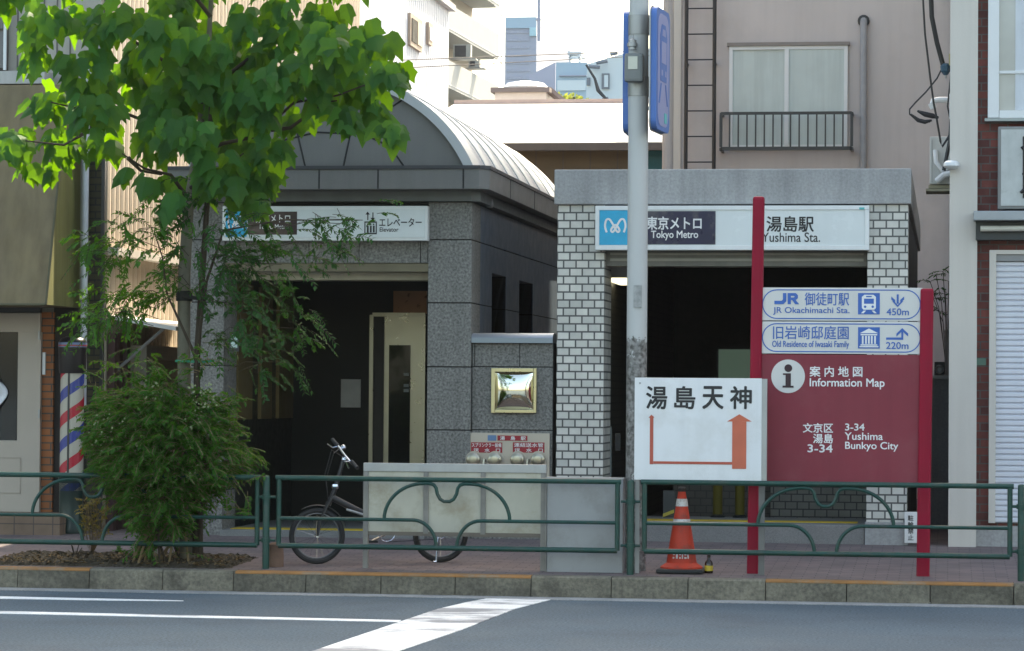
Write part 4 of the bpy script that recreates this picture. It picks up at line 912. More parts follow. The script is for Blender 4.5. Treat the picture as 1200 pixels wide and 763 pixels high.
o = thing('white_bracket', 'white insulator bracket sticking out beside the cables', 'bracket', W(1103, 120, 30.6)); MB().tube([W(1092, 124, 30.6), W(1094, 118, 30.6), W(1100, 117, 30.6), W(1118, 117, 30.6)], .03, 8).build('arm', alu_white, o, smooth=True); MB().tube([W(1091, 121, 30.6), W(1094, 127, 30.6)], .035, 8).build('insulator', alu_white, o)
# service cables
yc = 30.5
wire([W(1090, -30, yc), W(1092, 20, yc), W(1098, 50, yc), W(1104.5, 74, yc), W(1106, 82, yc)], .028, 'thick dark service cable dropping to a blue clamp beside the cream pillar', 'service_cable', 'cables beside the cream pillar', 'cable')
wire([W(1080, -30, yc - .1), W(1084, 40, yc - .1), W(1090, 90, yc - .1), W(1094, 120, yc - .1), W(1097, 135, yc - .1), W(1102, 165, yc - .1)], .012, 'thin dark cable hanging left of the thick service cable', 'service_cable', 'cables beside the cream pillar', 'cable')
wire([W(1117, -30, yc), W(1116, 50, yc), W(1115, 80, yc), W(1113, 100, yc), W(1110.5, 125, yc), W(1113, 137, yc)], .01, 'thin black cable running down the edge of the cream pillar', 'service_cable', 'cables beside the cream pillar', 'cable')
wire([W(1104, 80, yc), W(1098, 92, yc), W(1085, 108, yc), W(1073, 120, yc), W(1066, 128, yc), W(1066, 134, yc), W(1075, 140, yc), W(1090, 143, yc)], .009, 'reddish black looped cable swinging out to the left', 'service_cable', 'cables beside the cream pillar', 'cable')
wire([W(1075, 130, yc), W(1084, 134, yc), W(1093, 136, yc), W(1100, 138, yc)], [.012, .03, .03, .012], 'fat cable splice lying across the cable loop', 'cable_splice', 'cables beside the cream pillar', 'cable')
wire([W(1067, 134, yc), W(1076, 141, yc), W(1084, 143, yc), W(1092, 141, yc)], [.012, .025, .025, .012], 'lower cable splice curving under the cable loop', 'cable_splice', 'cables beside the cream pillar', 'cable')
wire([W(1115, 140, yc), W(1113, 165, yc), W(1109, 185, yc), W(1106, 200, yc)], .022, 'black cable bunch falling in front of the outdoor air unit', 'service_cable', 'cables beside the cream pillar', 'cable')
wire([W(1102, 165, yc), W(1104, 172, yc), W(1112, 160, yc), W(1116, 150, yc)], .014, 'short black cable loop above the outdoor air unit', 'service_cable', 'cables beside the cream pillar', 'cable')
o = thing('cable_clamp', 'blue clamp at the end of the thick service cable', 'clamp', W(1107, 86, yc)); MB().lathe([(.02, -.07), (.05, -.03), (.055, .02), (.03, .05)], W(1108, 80, yc), 10).build('body', mat('clamp_blue', (.03, .08, .12), .5), o); MB().tube([W(1108, 82, yc), W(1108.5, 92, yc)], .012, 6).build('bolt', galv, o)
# gap between station and cream pillar
o = thing('concrete_wall', 'grey concrete wall stub in the gap left of the cream pillar', 'wall', W(1100, 640, 33))
MB().pbox(1078, 443, 1116, 640, 33, .3).build('body', concrete, o); MB().pbox(1076, 440, 1117, 444, 32.97, .36).build('cap', galv, o)
o = thing('planter_box', 'pinkish box standing on the grey concrete wall', 'box', W(1110, 440, 33.05)); MB().pbox(1107, 388, 1118, 440, 33.05, .2).build('body', mat('pinkish_box', (.45, .37, .33), .8), o, bevel=.008); MB().pbox(1106.5, 386, 1118.5, 389, 33.03, .24).build('rim', MATS['pinkish_box'], o)
o = thing('speaker_box', 'black round faced device on top of the grey concrete wall', 'speaker', W(1101, 440, 33)); MB().pbox(1095, 424, 1107, 439.8, 33.0, .12).build('casing', black_m, o, bevel=.006); p = W(1101, 433, 32.99); MB().lathe([(.05, 0), (.04, -.012), (.02, -.004)], (p.x, 32.995, p.z), 14, 'y').build('cone', galv, o)

# ================================================================== guard rail: panels and posts
def rail_panel(uc, label):
    c = W(uc, 600, YR); cx = c.x; zb = pav(YR)
    o = thing('guard_rail', label, 'railing', (cx, YR, zb), 'green guard rail panels along the kerb')
    hw = 1.495; z3, z2, z1 = zb + .80, zb + .445, zb + .205     # top, middle and bottom rail heights
    y = YR; r_ = .019
    MB().tube([(cx - hw - .03, y, z3), (cx + hw + .03, y, z3)], .024, 10).build('top_rail', steel_green, o, smooth=True)
    MB().tube([(cx - hw, y, z1), (cx + hw, y, z1)], .024, 10).build('bottom_rail', steel_green, o, smooth=True)
    for s in (-1, 1):
        MB().tube([(cx + s * hw, y, z1), (cx + s * hw, y, z3)], .022, 10).build('stile', steel_green, o, smooth=True)
        pts = [(cx + s * (hw - .01), y, z2), (cx + s * .30, y, z2)] + [(cx + s * (.30 - .21 * math.sin(t)), y, z1 + (z2 - z1) * (1 - (1 - math.cos(t)))) for t in [math.pi / 2 * i / 10 for i in range(1, 11)]]
        MB().tube(pts, .016, 8).build('middle_rail', steel_green, o, smooth=True)
    pts = []; A = .555; H = z3 - .035 - z2                        # double arch with a dip in the middle
    for i in range(15):
        t = math.pi / 2 * i / 14; pts.append((cx - A + (A - .2) * (1 - math.cos(t)), y + .002, z2 + H * math.sin(t)))
    dip = [(-.15, 0), (-.115, -.012), (-.095, -.04), (-.085, -.09), (-.06, -.135), (-.025, -.155)]
    L = pts + [(cx + a_, y + .002, z2 + H + b_) for a_, b_ in dip]
    L = L + [(2 * cx - a_[0], a_[1], a_[2]) for a_ in reversed(L)]
    MB().tube(L, .016, 8).build('arch', steel_green, o, smooth=True)
    return o
panels = ((108.5, 'green guard rail panel in front of the leafy bush and barber shop'), (523.5, 'green guard rail panel in front of the bicycle and weathered sheet barrier'), (967.5, 'green guard rail panel crossing the red information sign posts and traffic cone'))
pp = rail_panel(*panels[0]); ref_org = pp.location.copy()
for uc, lab in panels[1:]:
    o = copy_tree(pp); o.location = (XU(uc, YR, 600), YR, pav(YR)); o['label'] = lab; o.scale.x = 1.04 if uc > 900 else 1.0
def rail_post(u, label):
    x = XU(u, YR, 600); zb = pav(YR)
    o = thing('guard_rail_post', label, 'post', (x, YR, zb), 'green posts of the guard rail')
    MB().lathe([(.031, -.05), (.031, .80), (.028, .812), (.015, .818)], (x, YR, zb), 16).build('shaft', steel_green, o, smooth=True)
    for z in (.25, .63):
        MB().tube([(x - .085, YR, zb + z), (x + .085, YR, zb + z)], .012, 8).build('bracket', steel_green, o)
        MB().lathe([(.042, -.02), (.042, .02)], (x, YR, zb + z), 14).build('clamp_band', steel_green, o)
    return o
posts = ((-92, None), (312, 'green rail post beside the front wheel of the bicycle'), (739, 'green rail post in front of the grey lamp pole'), (1197, 'green rail post in front of the white roller shutter'))
p0 = rail_post(posts[1][0], posts[1][1])
for u, lab in posts[2:]:
    o = copy_tree(p0); o.location = (XU(u, YR, 600), YR, pav(YR)); o['label'] = lab
# stump of an older post
p = G(325, 664, pav(YR + .12)); o = MB().lathe([(.07, 0), (.072, .1), (.065, .2), (.03, .215)], (p.x, YR + .2, pav(YR + .2)), 14).build('stump', mat('rusty_stump', (.17, .10, .07), .9, .3, 10, .5, 40), smooth=True)
tag(o, 'short rusty brown stump beside the green post at the soil edge', 'stump')

# ================================================================== lamp pole with metro sign
YL = YR + .42
p = W(745, 600, YL); x = p.x; zb = pav(YL)
o = thing('lamp_pole', 'tall pale grey steel pole with scraped lower paint behind the guard rail', 'pole', (x, YL, zb))
wpx = (W(756.8, 300, YL).x - W(733, 300, YL).x) / 2
MB().lathe([(wpx * 1.02, -.05), (wpx * 1.01, 2.0), (wpx * .98, 4.6), (wpx * .9, 9)], (x, YL, zb), 28).build('shaft', None, o, smooth=True)
sh = [c for c in kids(o)][0]
m = bpy.data.materials.new('pole_scraped'); m.use_nodes = True; n, L, b = nodes_of(m)
geo = n.new('ShaderNodeNewGeometry'); sp = n.new('ShaderNodeSeparateXYZ'); L.new(geo.outputs['Position'], sp.inputs[0])
n1 = n.new('ShaderNodeTexNoise'); n1.inputs['Scale'].default_value = 9; n1.inputs['Detail'].default_value = 8; n1.inputs['Roughness'].default_value = .75; L.new(geo.outputs['Position'], n1.inputs['Vector'])
zc_ = ZV(392, YL, 745)
mr = n.new('ShaderNodeMapRange'); L.new(sp.outputs[2], mr.inputs[0]); mr.inputs[1].default_value = zc_ + .16; mr.inputs[2].default_value = zc_ - .10; mr.inputs[3].default_value = -.45; mr.inputs[4].default_value = .16
ad = n.new('ShaderNodeMath'); L.new(n1.outputs['Fac'], ad.inputs[0]); L.new(mr.outputs[0], ad.inputs[1])
st = n.new('ShaderNodeMapRange'); L.new(ad.outputs[0], st.inputs[0]); st.inputs[1].default_value = .52; st.inputs[2].default_value = .56
n2 = n.new('ShaderNodeTexNoise'); n2.inputs['Scale'].default_value = 25; n2.inputs['Detail'].default_value = 6; L.new(geo.outputs['Position'], n2.inputs['Vector'])
cr = n.new('ShaderNodeValToRGB'); cr.color_ramp.elements[0].position = .35; cr.color_ramp.elements[0].color = (.06, .055, .05, 1); cr.color_ramp.elements[1].position = .65; cr.color_ramp.elements[1].color = (.26, .25, .24, 1); L.new(n2.outputs['Fac'], cr.inputs[0])
mx = n.new('ShaderNodeMix'); mx.data_type = 'RGBA'; L.new(st.outputs[0], mx.inputs[0]); mx.inputs[6].default_value = (.46, .46, .45, 1); L.new(cr.outputs[0], mx.inputs[7]); L.new(mx.outputs[2], b.inputs['Base Color'])
b.inputs['Roughness'].default_value = .45; sh.data.materials.clear(); sh.data.materials.append(m)
MB().lathe([(wpx + .006, 0), (wpx + .006, .17)], (x, YL, ZV(41, YL, 745)), 28).build('band', galv, o, smooth=True)
MB().lathe([(wpx + .006, 0), (wpx + .006, .17)], (x, YL, ZV(113, YL, 745)), 28).build('band', galv, o, smooth=True)
p = W(748, 338, YL - wpx); MB().box(p.x - .04, p.x + .03, YL - wpx - .012, YL - wpx + .02, ZV(360, YL - .1), ZV(334, YL - .1)).build('peeling_label', mat('label_grey', (.30, .30, .29), .6, .3, 20), o)
dx = thing('sensor_box', 'small grey box with pale window strapped to the pole front', 'box', (x, YL - wpx, ZV(96, YL)))
MB().pbox(731.5, 62, 753.5, 95.5, YL - wpx - .13, .125).build('casing', mat('sensor_grey', (.17, .18, .175), .5), dx, bevel=.025)
MB().pbox(736, 66, 747, 81, YL - wpx - .136, .005).build('window', mat('sensor_window', (.55, .55, .47), .2), dx)
MB().lathe([(.035, 0), (.035, .025), (.045, .03), (.045, .06), (.035, .065), (.035, .085), (.012, .10), (.008, .13)], (W(741, 61, YL - wpx - .07).x, YL - wpx - .07, ZV(61, YL - wpx)), 14).build('gland', galv, dx, smooth=True)
# double sided metro sign: two plates, right and left of the pole, parallel to the traffic direction
def metro_plate(xc, s, label):
    ang = R(5.5) if s > 0 else 0.0
    ax_ = Vector((math.sin(ang), math.cos(ang), 0)); nr = Vector((math.cos(ang), -math.sin(ang), 0)) * s
    zc, hh, hw, th = ZV(83, YL, 770), .535, .31, .05
    o = thing('metro_plate', label, 'sign', (xc, YL, zc - hh), 'blue train sign plates on the grey pole')
    C_ = Vector((xc, YL if s > 0 else YL + .3, zc))
    def rr(w, h, rad, off, t, name, m_, par):
        pts = []
        for cx, cz, a0_ in ((w - rad, h - rad, 0), (-w + rad, h - rad, 90), (-w + rad, -h + rad, 180), (w - rad, -h + rad, 270)):
            pts += [(cx + rad * math.cos(R(a0_ + i * 15)), cz + rad * math.sin(R(a0_ + i * 15))) for i in range(7)]
        k = MB(); n = len(pts)
        k.v = [C_ + ax_ * a_ + Vector((0, 0, b_)) + nr * off for a_, b_ in pts] + [C_ + ax_ * a_ + Vector((0, 0, b_)) + nr * (off + t) for a_, b_ in pts]
        k.f = [tuple(range(n)), tuple(range(2 * n - 1, n - 1, -1))] + [(i, n + i, n + (i + 1) % n, (i + 1) % n) for i in range(n)]
        return k.build(name, m_, par)
    blue = MATS.get('metro_sign_blue') or mat('metro_sign_blue', (.07, .16, .42), .45, .03, 2, spec=.3)
    lil = MATS.get('metro_sign_lilac') or mat('metro_sign_lilac', (.25, .27, .47), .4, .03, 2)
    rr(hw, hh, .09, 0, th, 'plate', blue, o)
    rr(hw + .012, hh + .012, .1, -.012, .012, 'rim', galv, o)
    rr(hw * .80, hh * .92, .14, th, .003, 'face', lil, o)
    def sh_(pts, m_, nm='train_mark', off=.004):
        k = MB(); n = len(pts)
        k.v = [C_ + ax_ * (a_ * s) + Vector((0, 0, b_)) + nr * (th + .0035) for a_, b_ in pts] + [C_ + ax_ * (a_ * s) + Vector((0, 0, b_)) + nr * (th + .003 + off) for a_, b_ in pts]
        k.f = [tuple(range(n)), tuple(range(2 * n - 1, n - 1, -1))] + [(i, n + i, n + (i + 1) % n, (i + 1) % n) for i in range(n)]
        return k.build(nm, m_, o)
    sh_([(-.13, -.1), (.13, -.1), (.15, .02), (.15, .3), (.08, .4), (-.08, .4), (-.15, .3), (-.15, .02)], blue)
    sh_([(-.11, .06), (.11, .06), (.11, .25), (-.11, .25)], lil, 'train_window', .006); sh_([(-.08, .3), (.08, .3), (.06, .36), (-.06, .36)], lil, 'train_window', .006)
    for q in (-.08, .08): sh_([(q - .03, -.05), (q + .03, -.05), (q + .03, 0), (q - .03, 0)], lil, 'headlight', .006)
    sh_([(-.12, -.12), (-.08, -.12), (-.17, -.3), (-.21, -.3)], blue); sh_([(.12, -.12), (.21, -.3), (.17, -.3), (.08, -.12)], blue)
    sh_([(.05, -.46), (.16, -.46), (.16, -.37), (.05, -.37)], MATS.get('teal_label'), 'small_mark')
    k = MB()
    for z in (-.33, .33):
        a_ = C_ + nr * (-.012) + Vector((0, 0, z)); k.tube([a_, Vector((x + s * wpx * .6, YL, zc + z))], .018, 8)
        for y_ in (-.1, .1): k.tube([a_ + ax_ * y_ + Vector((0, 0, -.04)), a_ + ax_ * y_ + Vector((0, 0, .04))], .015, 6)
    k.build('clamp', galv, o)
    return o
xr_ = W(764.5, 83, YL - .25).x
metro_plate(xr_ + .02, 1, 'blue train pictogram sign plate on the right side of the grey pole')
metro_plate(W(730, 83, YL).x + .05, -1, 'blue sign plate mostly hidden behind the left side of the grey pole')

# ================================================================== red information sign
YI = YR + .28; zi = pav(YI)
o = thing('information_sign', 'red information map sign with two white direction plates between red posts', 'sign', (XU(987, YI, 600), YI, zi))
for u0, u1, v0 in ((880.5, 894, 230), (1078, 1093.5, 338)):
    um = (u0 + u1) / 2; x0, x1 = W(u0, 500, YI).x, W(u1, 500, YI).x
    zt_ = W(um, v0, YI).z; lean = (x1 - x0) / (u1 - u0) * 4.6 * (675 - v0) / 445; k = MB().box(x0, x1, YI, YI + .11, zi - .02, zt_)
    for q in k.v: q.x -= lean * (zt_ - q.z) / (zt_ - zi)
    k.build('post', steel_red, o, bevel=.022)
yb_ = YI + .03
xa, xb = W(887, 500, YI).x + .03, W(1084, 500, YI).x - .03
zz = lambda v: W(985, v, yb_).z
MB().box(xa, xb, yb_, yb_ + .05, zz(566), zz(415.6)).build('board', board_red, o, bevel=.003)
def stadium(x0, x1, z0, z1, y, wd, m_, par):
    r_ = (z1 - z0) / 2; cz = (z0 + z1) / 2; pts = [(x1 - r_ + r_ * math.sin(R(t)), y, cz + r_ * math.cos(R(t))) for t in range(0, 181, 12)] + [(x0 + r_ - r_ * math.sin(R(t)), y, cz - r_ * math.cos(R(t))) for t in range(0, 181, 12)]
    k = MB().tube(pts, wd, 5, closed=True)
    for v in k.v: v.y = y + (v.y - y) * .3
    return k.build('outline', m_, par)
for va, vb in ((337.2, 376.2), (377, 415)):
    pl_ = MB().box(xa, xb, yb_ - .004, yb_ + .05, zz(vb) + .002, zz(va)).build('direction_plate', plate_white, o, bevel=.003)
    stadium(xa + .012, xb - .015, zz(vb) + .02, zz(va) - .02, yb_ - .005, .005, ink_blue, pl_)
yt = yb_ - .007
T = lambda s, u0, v0, u1, v1, m_, bold=.0, n='lettering': ptext(s, u0, v0, u1, v1, yt, o, m_, bold, n)
# railway company mark
k = MB(); q = lambda u, v: (W(u, v, yt).x, W(u, v, yt).z)
jr = [[(917.5, 343.5), (921.5, 343.5), (921.5, 353), (918, 356.5), (907.5, 356.5), (907.5, 352.5), (916, 352.5), (917.5, 351)],
      [(923, 343.5), (932.5, 343.5), (935, 346), (935, 349.5), (932.5, 351.8), (930, 351.8), (935.5, 356.5), (930.5, 356.5), (925, 351.5), (925, 348.8), (930.5, 348.8), (931, 346.7), (927, 346.7), (927, 356.5), (923, 356.5)]]
k.prism([q(*a_) for a_ in jr[0]], yt - .001, yt + .002)
k.prism([q(*a_) for a_ in [(923, 343.5), (932.5, 343.5), (935, 346), (935, 349.5), (932.5, 351.6), (927, 351.6), (927, 348.6), (930.5, 348.6), (931.3, 347.6), (930.5, 346.7), (926.8, 346.7), (926.8, 356.5), (923, 356.5)]], yt - .001, yt + .002)
k.prism([q(*a_) for a_ in [(928, 351.2), (932, 351.2), (936.5, 356.5), (931.8, 356.5)]], yt - .0012, yt + .0018)
k.build('railway_mark', ink_blue, o)
T('御徒町駅', 943, 343, 995, 358, ink_blue, .008); T('JR Okachimachi Sta.', 906, 360, 995.5, 369, ink_blue, .012)
T('450m', 1039, 361.5, 1065, 369.5, ink_blue, .015)
T('旧岩崎邸庭園', 906, 382, 994.5, 397.5, ink_blue, .008); T('Old Residence of Iwasaki Family', 905, 399.5, 995, 409, ink_blue, .012)
T('220m', 1038.5, 401, 1064.5, 409, ink_blue, .015)
for va in (343.5, 383.5): MB().pbox(1005.5, va, 1031, va + 25, yt, .003).build('pictogram_square', ink_blue, o)
k = MB(); y2 = yt - .003
k.prism([q(*a_) for a_ in ((1010, 348), (1013, 345.5), (1023.5, 345.5), (1026.5, 348), (1026.5, 361), (1024.5, 363), (1012, 363), (1010, 361))], y2, y2 + .002)
k.build('train_pictogram', ink_white, o)
k = MB(); k.pbox(1012.5, 350, 1024, 356, y2 - .002, .0015); k.pbox(1015, 346.8, 1021.5, 348.3, y2 - .002, .0015)
for u in (1013.8, 1022.7): p = W(u, 359.5, y2); k.disc((p.x, p.z), .011, y2 - .002, y2 - .0005, 10)
k.build('train_detail', ink_blue, o)
k = MB(); k.prism([q(*a_) for a_ in ((1012, 364), (1015, 364), (1012, 367.2), (1009, 367.2))], y2, y2 + .002); k.prism([q(*a_) for a_ in ((1021.5, 364), (1024.5, 364), (1027.5, 367.2), (1024.5, 367.2))], y2, y2 + .002)
k.prism([q(*a_) for a_ in ((1018.3, 385), (1029, 390.5), (1007.6, 390.5))], y2, y2 + .002); k.pbox(1008.5, 391.5, 1028, 393, y2, .002)
for u in (1010, 1013.8, 1017.2, 1020.6, 1024.4): k.pbox(u, 393.6, u + 2, 403, y2, .002)
k.pbox(1008.5, 403.6, 1028, 405, y2, .002); k.pbox(1007.2, 405.6, 1029.4, 407, y2, .002)
k.build('pictogram', ink_white, o)
k = MB(); k.pbox(1050.8, 345, 1053.2, 356, yt, .002); k.prism([q(*a_) for a_ in ((1044.5, 347.5), (1049, 351.5), (1049, 355), (1044.5, 351))], yt, yt + .002); k.prism([q(*a_) for a_ in ((1059.5, 347.5), (1055, 351.5), (1055, 355), (1059.5, 351))], yt, yt + .002)
k.prism([q(*a_) for a_ in ((1046, 351), (1052, 357.5), (1058, 351), (1058, 353.5), (1052, 360), (1046, 353.5))], yt - .001, yt + .001); k.build('arrow', ink_blue, o); k = MB()
k.pbox(1038.5, 395.5, 1058.5, 398.2, yt, .002); k.pbox(1056.2, 388, 1058.5, 395.5, yt, .002)
k.prism([q(*a_) for a_ in ((1050.5, 391), (1057.3, 384.5), (1064.3, 391), (1064.3, 394.5), (1057.3, 388), (1050.5, 394.5))], yt - .001, yt + .001)
k.build('arrow', ink_blue, o)
p = W(923.5, 441, yt); MB().disc((p.x, p.z), (W(943.5, 441, yt).x - W(904, 441, yt).x) / 2, yt + .002, yt + .006, 40).build('information_disc', plate_white, o)
k = MB(); p2 = W(923.8, 431.5, yt); k.disc((p2.x, p2.z), .034, yt - .001, yt + .001, 18); k.pbox(920.5, 437.5, 926.8, 453, yt - .001, .002); k.pbox(917.5, 437.5, 920.6, 439.5, yt - .001, .002); k.pbox(917, 452, 930, 454.3, yt - .0015, .002)
k.build('information_letter', mat('dark_maroon_ink', (.035, .012, .018), .5), o)
ty_ = yb_ - .003
B = lambda s, u0, v0, u1, v1, bold=.015: ptext(s, u0, v0, u1, v1, ty_, o, ink_white, bold)
B('案 内 地 図', 949, 429.5, 1010.5, 441.5, .018); B('Information Map', 949, 443.5, 1036.5, 456, .015)
B('文京区', 941, 496, 976, 507, .018); B('湯島', 953, 508.5, 976, 519.5, .018); B('3-34', 946.5, 521, 975.5, 530, .02)
B('3-34', 990.5, 496.5, 1013, 504.5, .018); B('Yushima', 990, 507, 1034.5, 515.5, .012); B('Bunkyo City', 990.5, 518, 1052.5, 529, .012)

# ================================================================== white shrine direction board
YW = YR + .07; zw = pav(YW)
o = thing('direction_board', 'white board with black characters and orange arrow standing at the rail', 'sign', (XU(818, YW, 600), YW, zw))
zq = lambda v: W(818, v, YW).z; xa, xb = XU(743.5, YW, 500), XU(892.5, YW, 500)
MB().box(xa, xb, YW, YW + .02, zq(563), zq(443)).build('board', sign_white, o, bevel=.002)
MB().box(xb + .001, xb + .045, YW + .005, YW + .06, zq(563), zq(443.5)).build('edge_frame', galv, o)
xk = XU(892.5, YW + .08, 600); MB().box(xk - .026, xk + .026, YW + .065, YW + .11, zw - .02, zq(450)).build('leg', MATS.get('leg_grey') or mat('leg_grey', (.17, .165, .155), .6, .15, streak=.2), o)
MB().box(xa + .005, xa + .04, YW + .065, YW + .10, zw - .02, zq(450)).build('leg', galv, o)
for s, u0, u1 in (('湯', 757.5, 781.5), ('島', 790.5, 814.5), ('天', 823.5, 847.5), ('神', 856, 880.5)): ptext(s, u0, 453, u1, 479, YW - .003, o, ink_black, .022)
k = MB(); k.pbox(761.5, 487.5, 765.5, 544, YW - .004, .003); k.pbox(765.5, 541, 858, 544, YW - .004, .003); k.build('path_line', ink_red, o)
k = MB(); k.pbox(858, 494, 874.5, 549.5, YW - .004, .003); qw = lambda u, v: (W(u, v, YW).x, W(u, v, YW).z); k.prism([qw(852, 494), qw(881, 494), qw(866.5, 485.5)], YW - .004, YW - .001); MB().prism([qw(760, 489.5), qw(767, 489.5), qw(763.5, 486)], YW - .0045, YW - .0042).build('arrow_tip', ink_red, o)
k.build('arrow', ink_orange, o)
MB().lathe([(.008, 0), (.008, -.006)], (qw(750, 449)[0], YW, qw(750, 449)[1]), 8, 'y').build('bolt', galv, o)

# ================================================================== traffic cone, bottle, small signs
YC = YR + .30; zc = pav(YC); p = W(799, 600, YC); cx = p.x
o = thing('traffic_cone', 'scuffed orange traffic cone with white bands on a black base behind the rail', 'traffic cone', (cx, YC, zc))
MB().box(cx - .205, cx + .205, YC - .2, YC + .2, zc, zc + .035).build('base', rubber, o, bevel=.015)
H = .70; rr_ = lambda h: .135 - (.135 - .033) * (h - .06) / (H - .06)
seg = [(.06, .18, cone_orange), (.18, .30, cone_orange), (.30, .41, cone_orange), (.41, .47, cone_white), (.47, .575, cone_orange), (.575, .645, cone_white), (.645, .70, cone_orange)]
MB().lathe([(.185, .036), (.185, .05), (.165, .062), (rr_(.07), .085), (rr_(H), H), (.03, H + .01), (.012, H + .012)], (cx, YC, zc), 28).build('body', cone_orange, o, smooth=True)
for a_, b_ in ((.415, .465), (.575, .64)): MB().lathe([(rr_(a_) + .003, a_), (rr_(b_) + .003, b_)], (cx, YC, zc), 28).build('band', cone_white, o, smooth=True)
k = MB()
for i, (da, w) in enumerate(((-32, 8), (-18, 8), (-4, 6), (6, 5), (16, 9), (29, 6))):
    for dz, hh in ((.0, .014), (.03, .012), (.052, .014)) if i % 2 == 0 else ((.0, .05),):
        a0_, a1_ = R(-90 + da), R(-90 + da + w); h0, h1 = .125 + dz, .125 + dz + hh
        k.quad(*[(cx + (rr_(h) + .004) * math.cos(a_), YC + (rr_(h) + .004) * math.sin(a_), zc + h) for a_, h in ((a0_, h0), (a1_, h0), (a1_, h1), (a0_, h1))])
k.build('sticker', mat('cone_sticker', (.55, .53, .5), .6, .3, 30), o, recalc=False)
k = MB(); k.lathe([(.034, H + .002), (.036, H + .03), (.028, H + .04), (.012, H + .045)], (cx, YC, zc), 16); k.build('cap', rubber, o, smooth=True)
p = G(834, 669, pav(YC - .02)); bx, by, bz = p.x, YC - .03, pav(YC - .03)
o = thing('glass_bottle', 'small dark bottle with yellow label standing beside the cone', 'bottle', (bx, by, bz))
MB().lathe([(.032, 0), (.036, .005), (.036, .085), (.030, .10), (.014, .118), (.013, .14), (.016, .142), (.016, .155), (.004, .157)], (bx, by, bz), 16).build('body', glass('brown_glass', (.025, .014, .006), .08), o, smooth=True)
MB().lathe([(.0372, .02), (.0372, .065)], (bx, by, bz), 16).build('label', mat('yellow_label', (.5, .36, .04), .6, .3, 60), o, smooth=True)
ysn = YF - .12
o = thing('notice_board', 'small narrow white sign with vertical lettering leaning at the right tiled pillar', 'sign', (XU(1067, ysn, 618), ysn, pav(ysn)))
MB().pbox(1060, 600, 1075, 636.5, ysn, .03).build('board', sign_white, o, bevel=.004)
for i, ch in enumerate('駐輪禁止'): ptext(ch, 1064, 604 + i * 7.6, 1070.5, 610.2 + i * 7.6, ysn - .003, o, ink_black, .015)

# ================================================================== sheet barrier and grey cabinet behind the rail
YP2 = YR + .2; zp2 = pav(YP2)
o = thing('sheet_barrier', 'weathered pale sheet metal barrier on thin legs hiding the bicycle', 'barrier', (XU(532, YP2, 600), YP2, zp2))
xa, xb = XU(425.5, YP2, 590), XU(640, YP2, 590); zt_, zb_ = W(532, 543.5, YP2).z, W(532, 626, YP2).z
MB().box(xa + .03, xb - .03, YP2 + .012, YP2 + .022, zb_, zt_ - .05).build('sheet', board_cream, o)
MB().box(xa, xb, YP2, YP2 + .05, zt_ - .075, zt_).build('top_frame', galv, o, bevel=.004); MB().box(xa, xb, YP2, YP2 + .04, zb_ - .02, zb_ + .015).build('bottom_frame', mat('brown_frame', (.15, .125, .10), .6, .2), o)
for u in (428.5, 499, 566, 636.5):
    xm = XU(u, YP2, 600); end = u in (428.5, 636.5)
    MB().box(xm - .022, xm + .022, YP2 - .004, YP2 + .045, (zp2 - .01) if end else zb_, zt_ - .076).build('leg' if end else 'divider', mat('barrier_upright', (.24, .225, .20), .6, .2, 8, streak=.2) if 'barrier_upright' not in MATS else MATS['barrier_upright'], o)
ycb = YR + .15
o = thing('grey_cabinet', 'plain grey metal cabinet behind the rail next to the pole', 'cabinet', (XU(687, ycb, 600), ycb, pav(ycb)))
xa, xb = XU(640.5, ycb, 610), XU(730, ycb, 610); zt_ = W(687, 561.5, ycb).z
MB().box(xa, xb, ycb, ycb + .18, pav(ycb) - .01, zt_).build('body', board_grey, o, bevel=.008)
MB().box(xa - .006, xb + .006, ycb - .004, ycb + .19, zt_ + .001, zt_ + .012).build('lid', board_grey, o)
MB().box(xa - .012, xa - .001, ycb - .012, ycb + .03, pav(ycb), zt_).build('edge_strip', MATS['barrier_upright'], o)

# ================================================================== barber pole
yb2 = YS - .42; pc_ = W(84.5, 480, yb2); zb = pav(yb2)
o = thing('barber_pole', 'barber pole with red white and blue stripes beside the cream door', 'barber pole', (pc_.x, yb2, zb))
zv = lambda v: W(84.5, v, yb2).z
rp = (W(98, 480, yb2).x - W(71, 480, yb2).x) / 2
m = bpy.data.materials.new('barber_stripes'); m.use_nodes = True; n, L, b = nodes_of(m)
geo = n.new('ShaderNodeTexCoord'); sp = n.new('ShaderNodeSeparateXYZ'); L.new(geo.outputs['Object'], sp.inputs[0])
at_ = n.new('ShaderNodeMath'); at_.operation = 'ARCTAN2'; L.new(sp.outputs[0], at_.inputs[0]); 
ng = n.new('ShaderNodeMath'); ng.operation = 'MULTIPLY'; ng.inputs[1].default_value = -1; L.new(sp.outputs[1], ng.inputs[0]); L.new(ng.outputs[0], at_.inputs[1])
s1 = n.new('ShaderNodeMath'); s1.operation = 'MULTIPLY'; s1.inputs[1].default_value = -1 / (2 * math.pi); L.new(at_.outputs[0], s1.inputs[0])
s2 = n.new('ShaderNodeMath'); s2.operation = 'MULTIPLY_ADD'; s2.inputs[1].default_value = 2.0; L.new(sp.outputs[2], s2.inputs[0]); L.new(s1.outputs[0], s2.inputs[2])
fr_ = n.new('ShaderNodeMath'); fr_.operation = 'FRACT'; L.new(s2.outputs[0], fr_.inputs[0])
cr = n.new('ShaderNodeValToRGB'); cr.color_ramp.interpolation = 'CONSTANT'; e = cr.color_ramp.elements
e[0].position = 0; e[0].color = (.42, .39, .33, 1); e[1].position = .27; e[1].color = (.42, .02, .04, 1)
for ps, c in ((.5, (.42, .39, .33, 1)), (.77, (.035, .055, .25, 1))): q_ = e.new(ps); q_.color = c
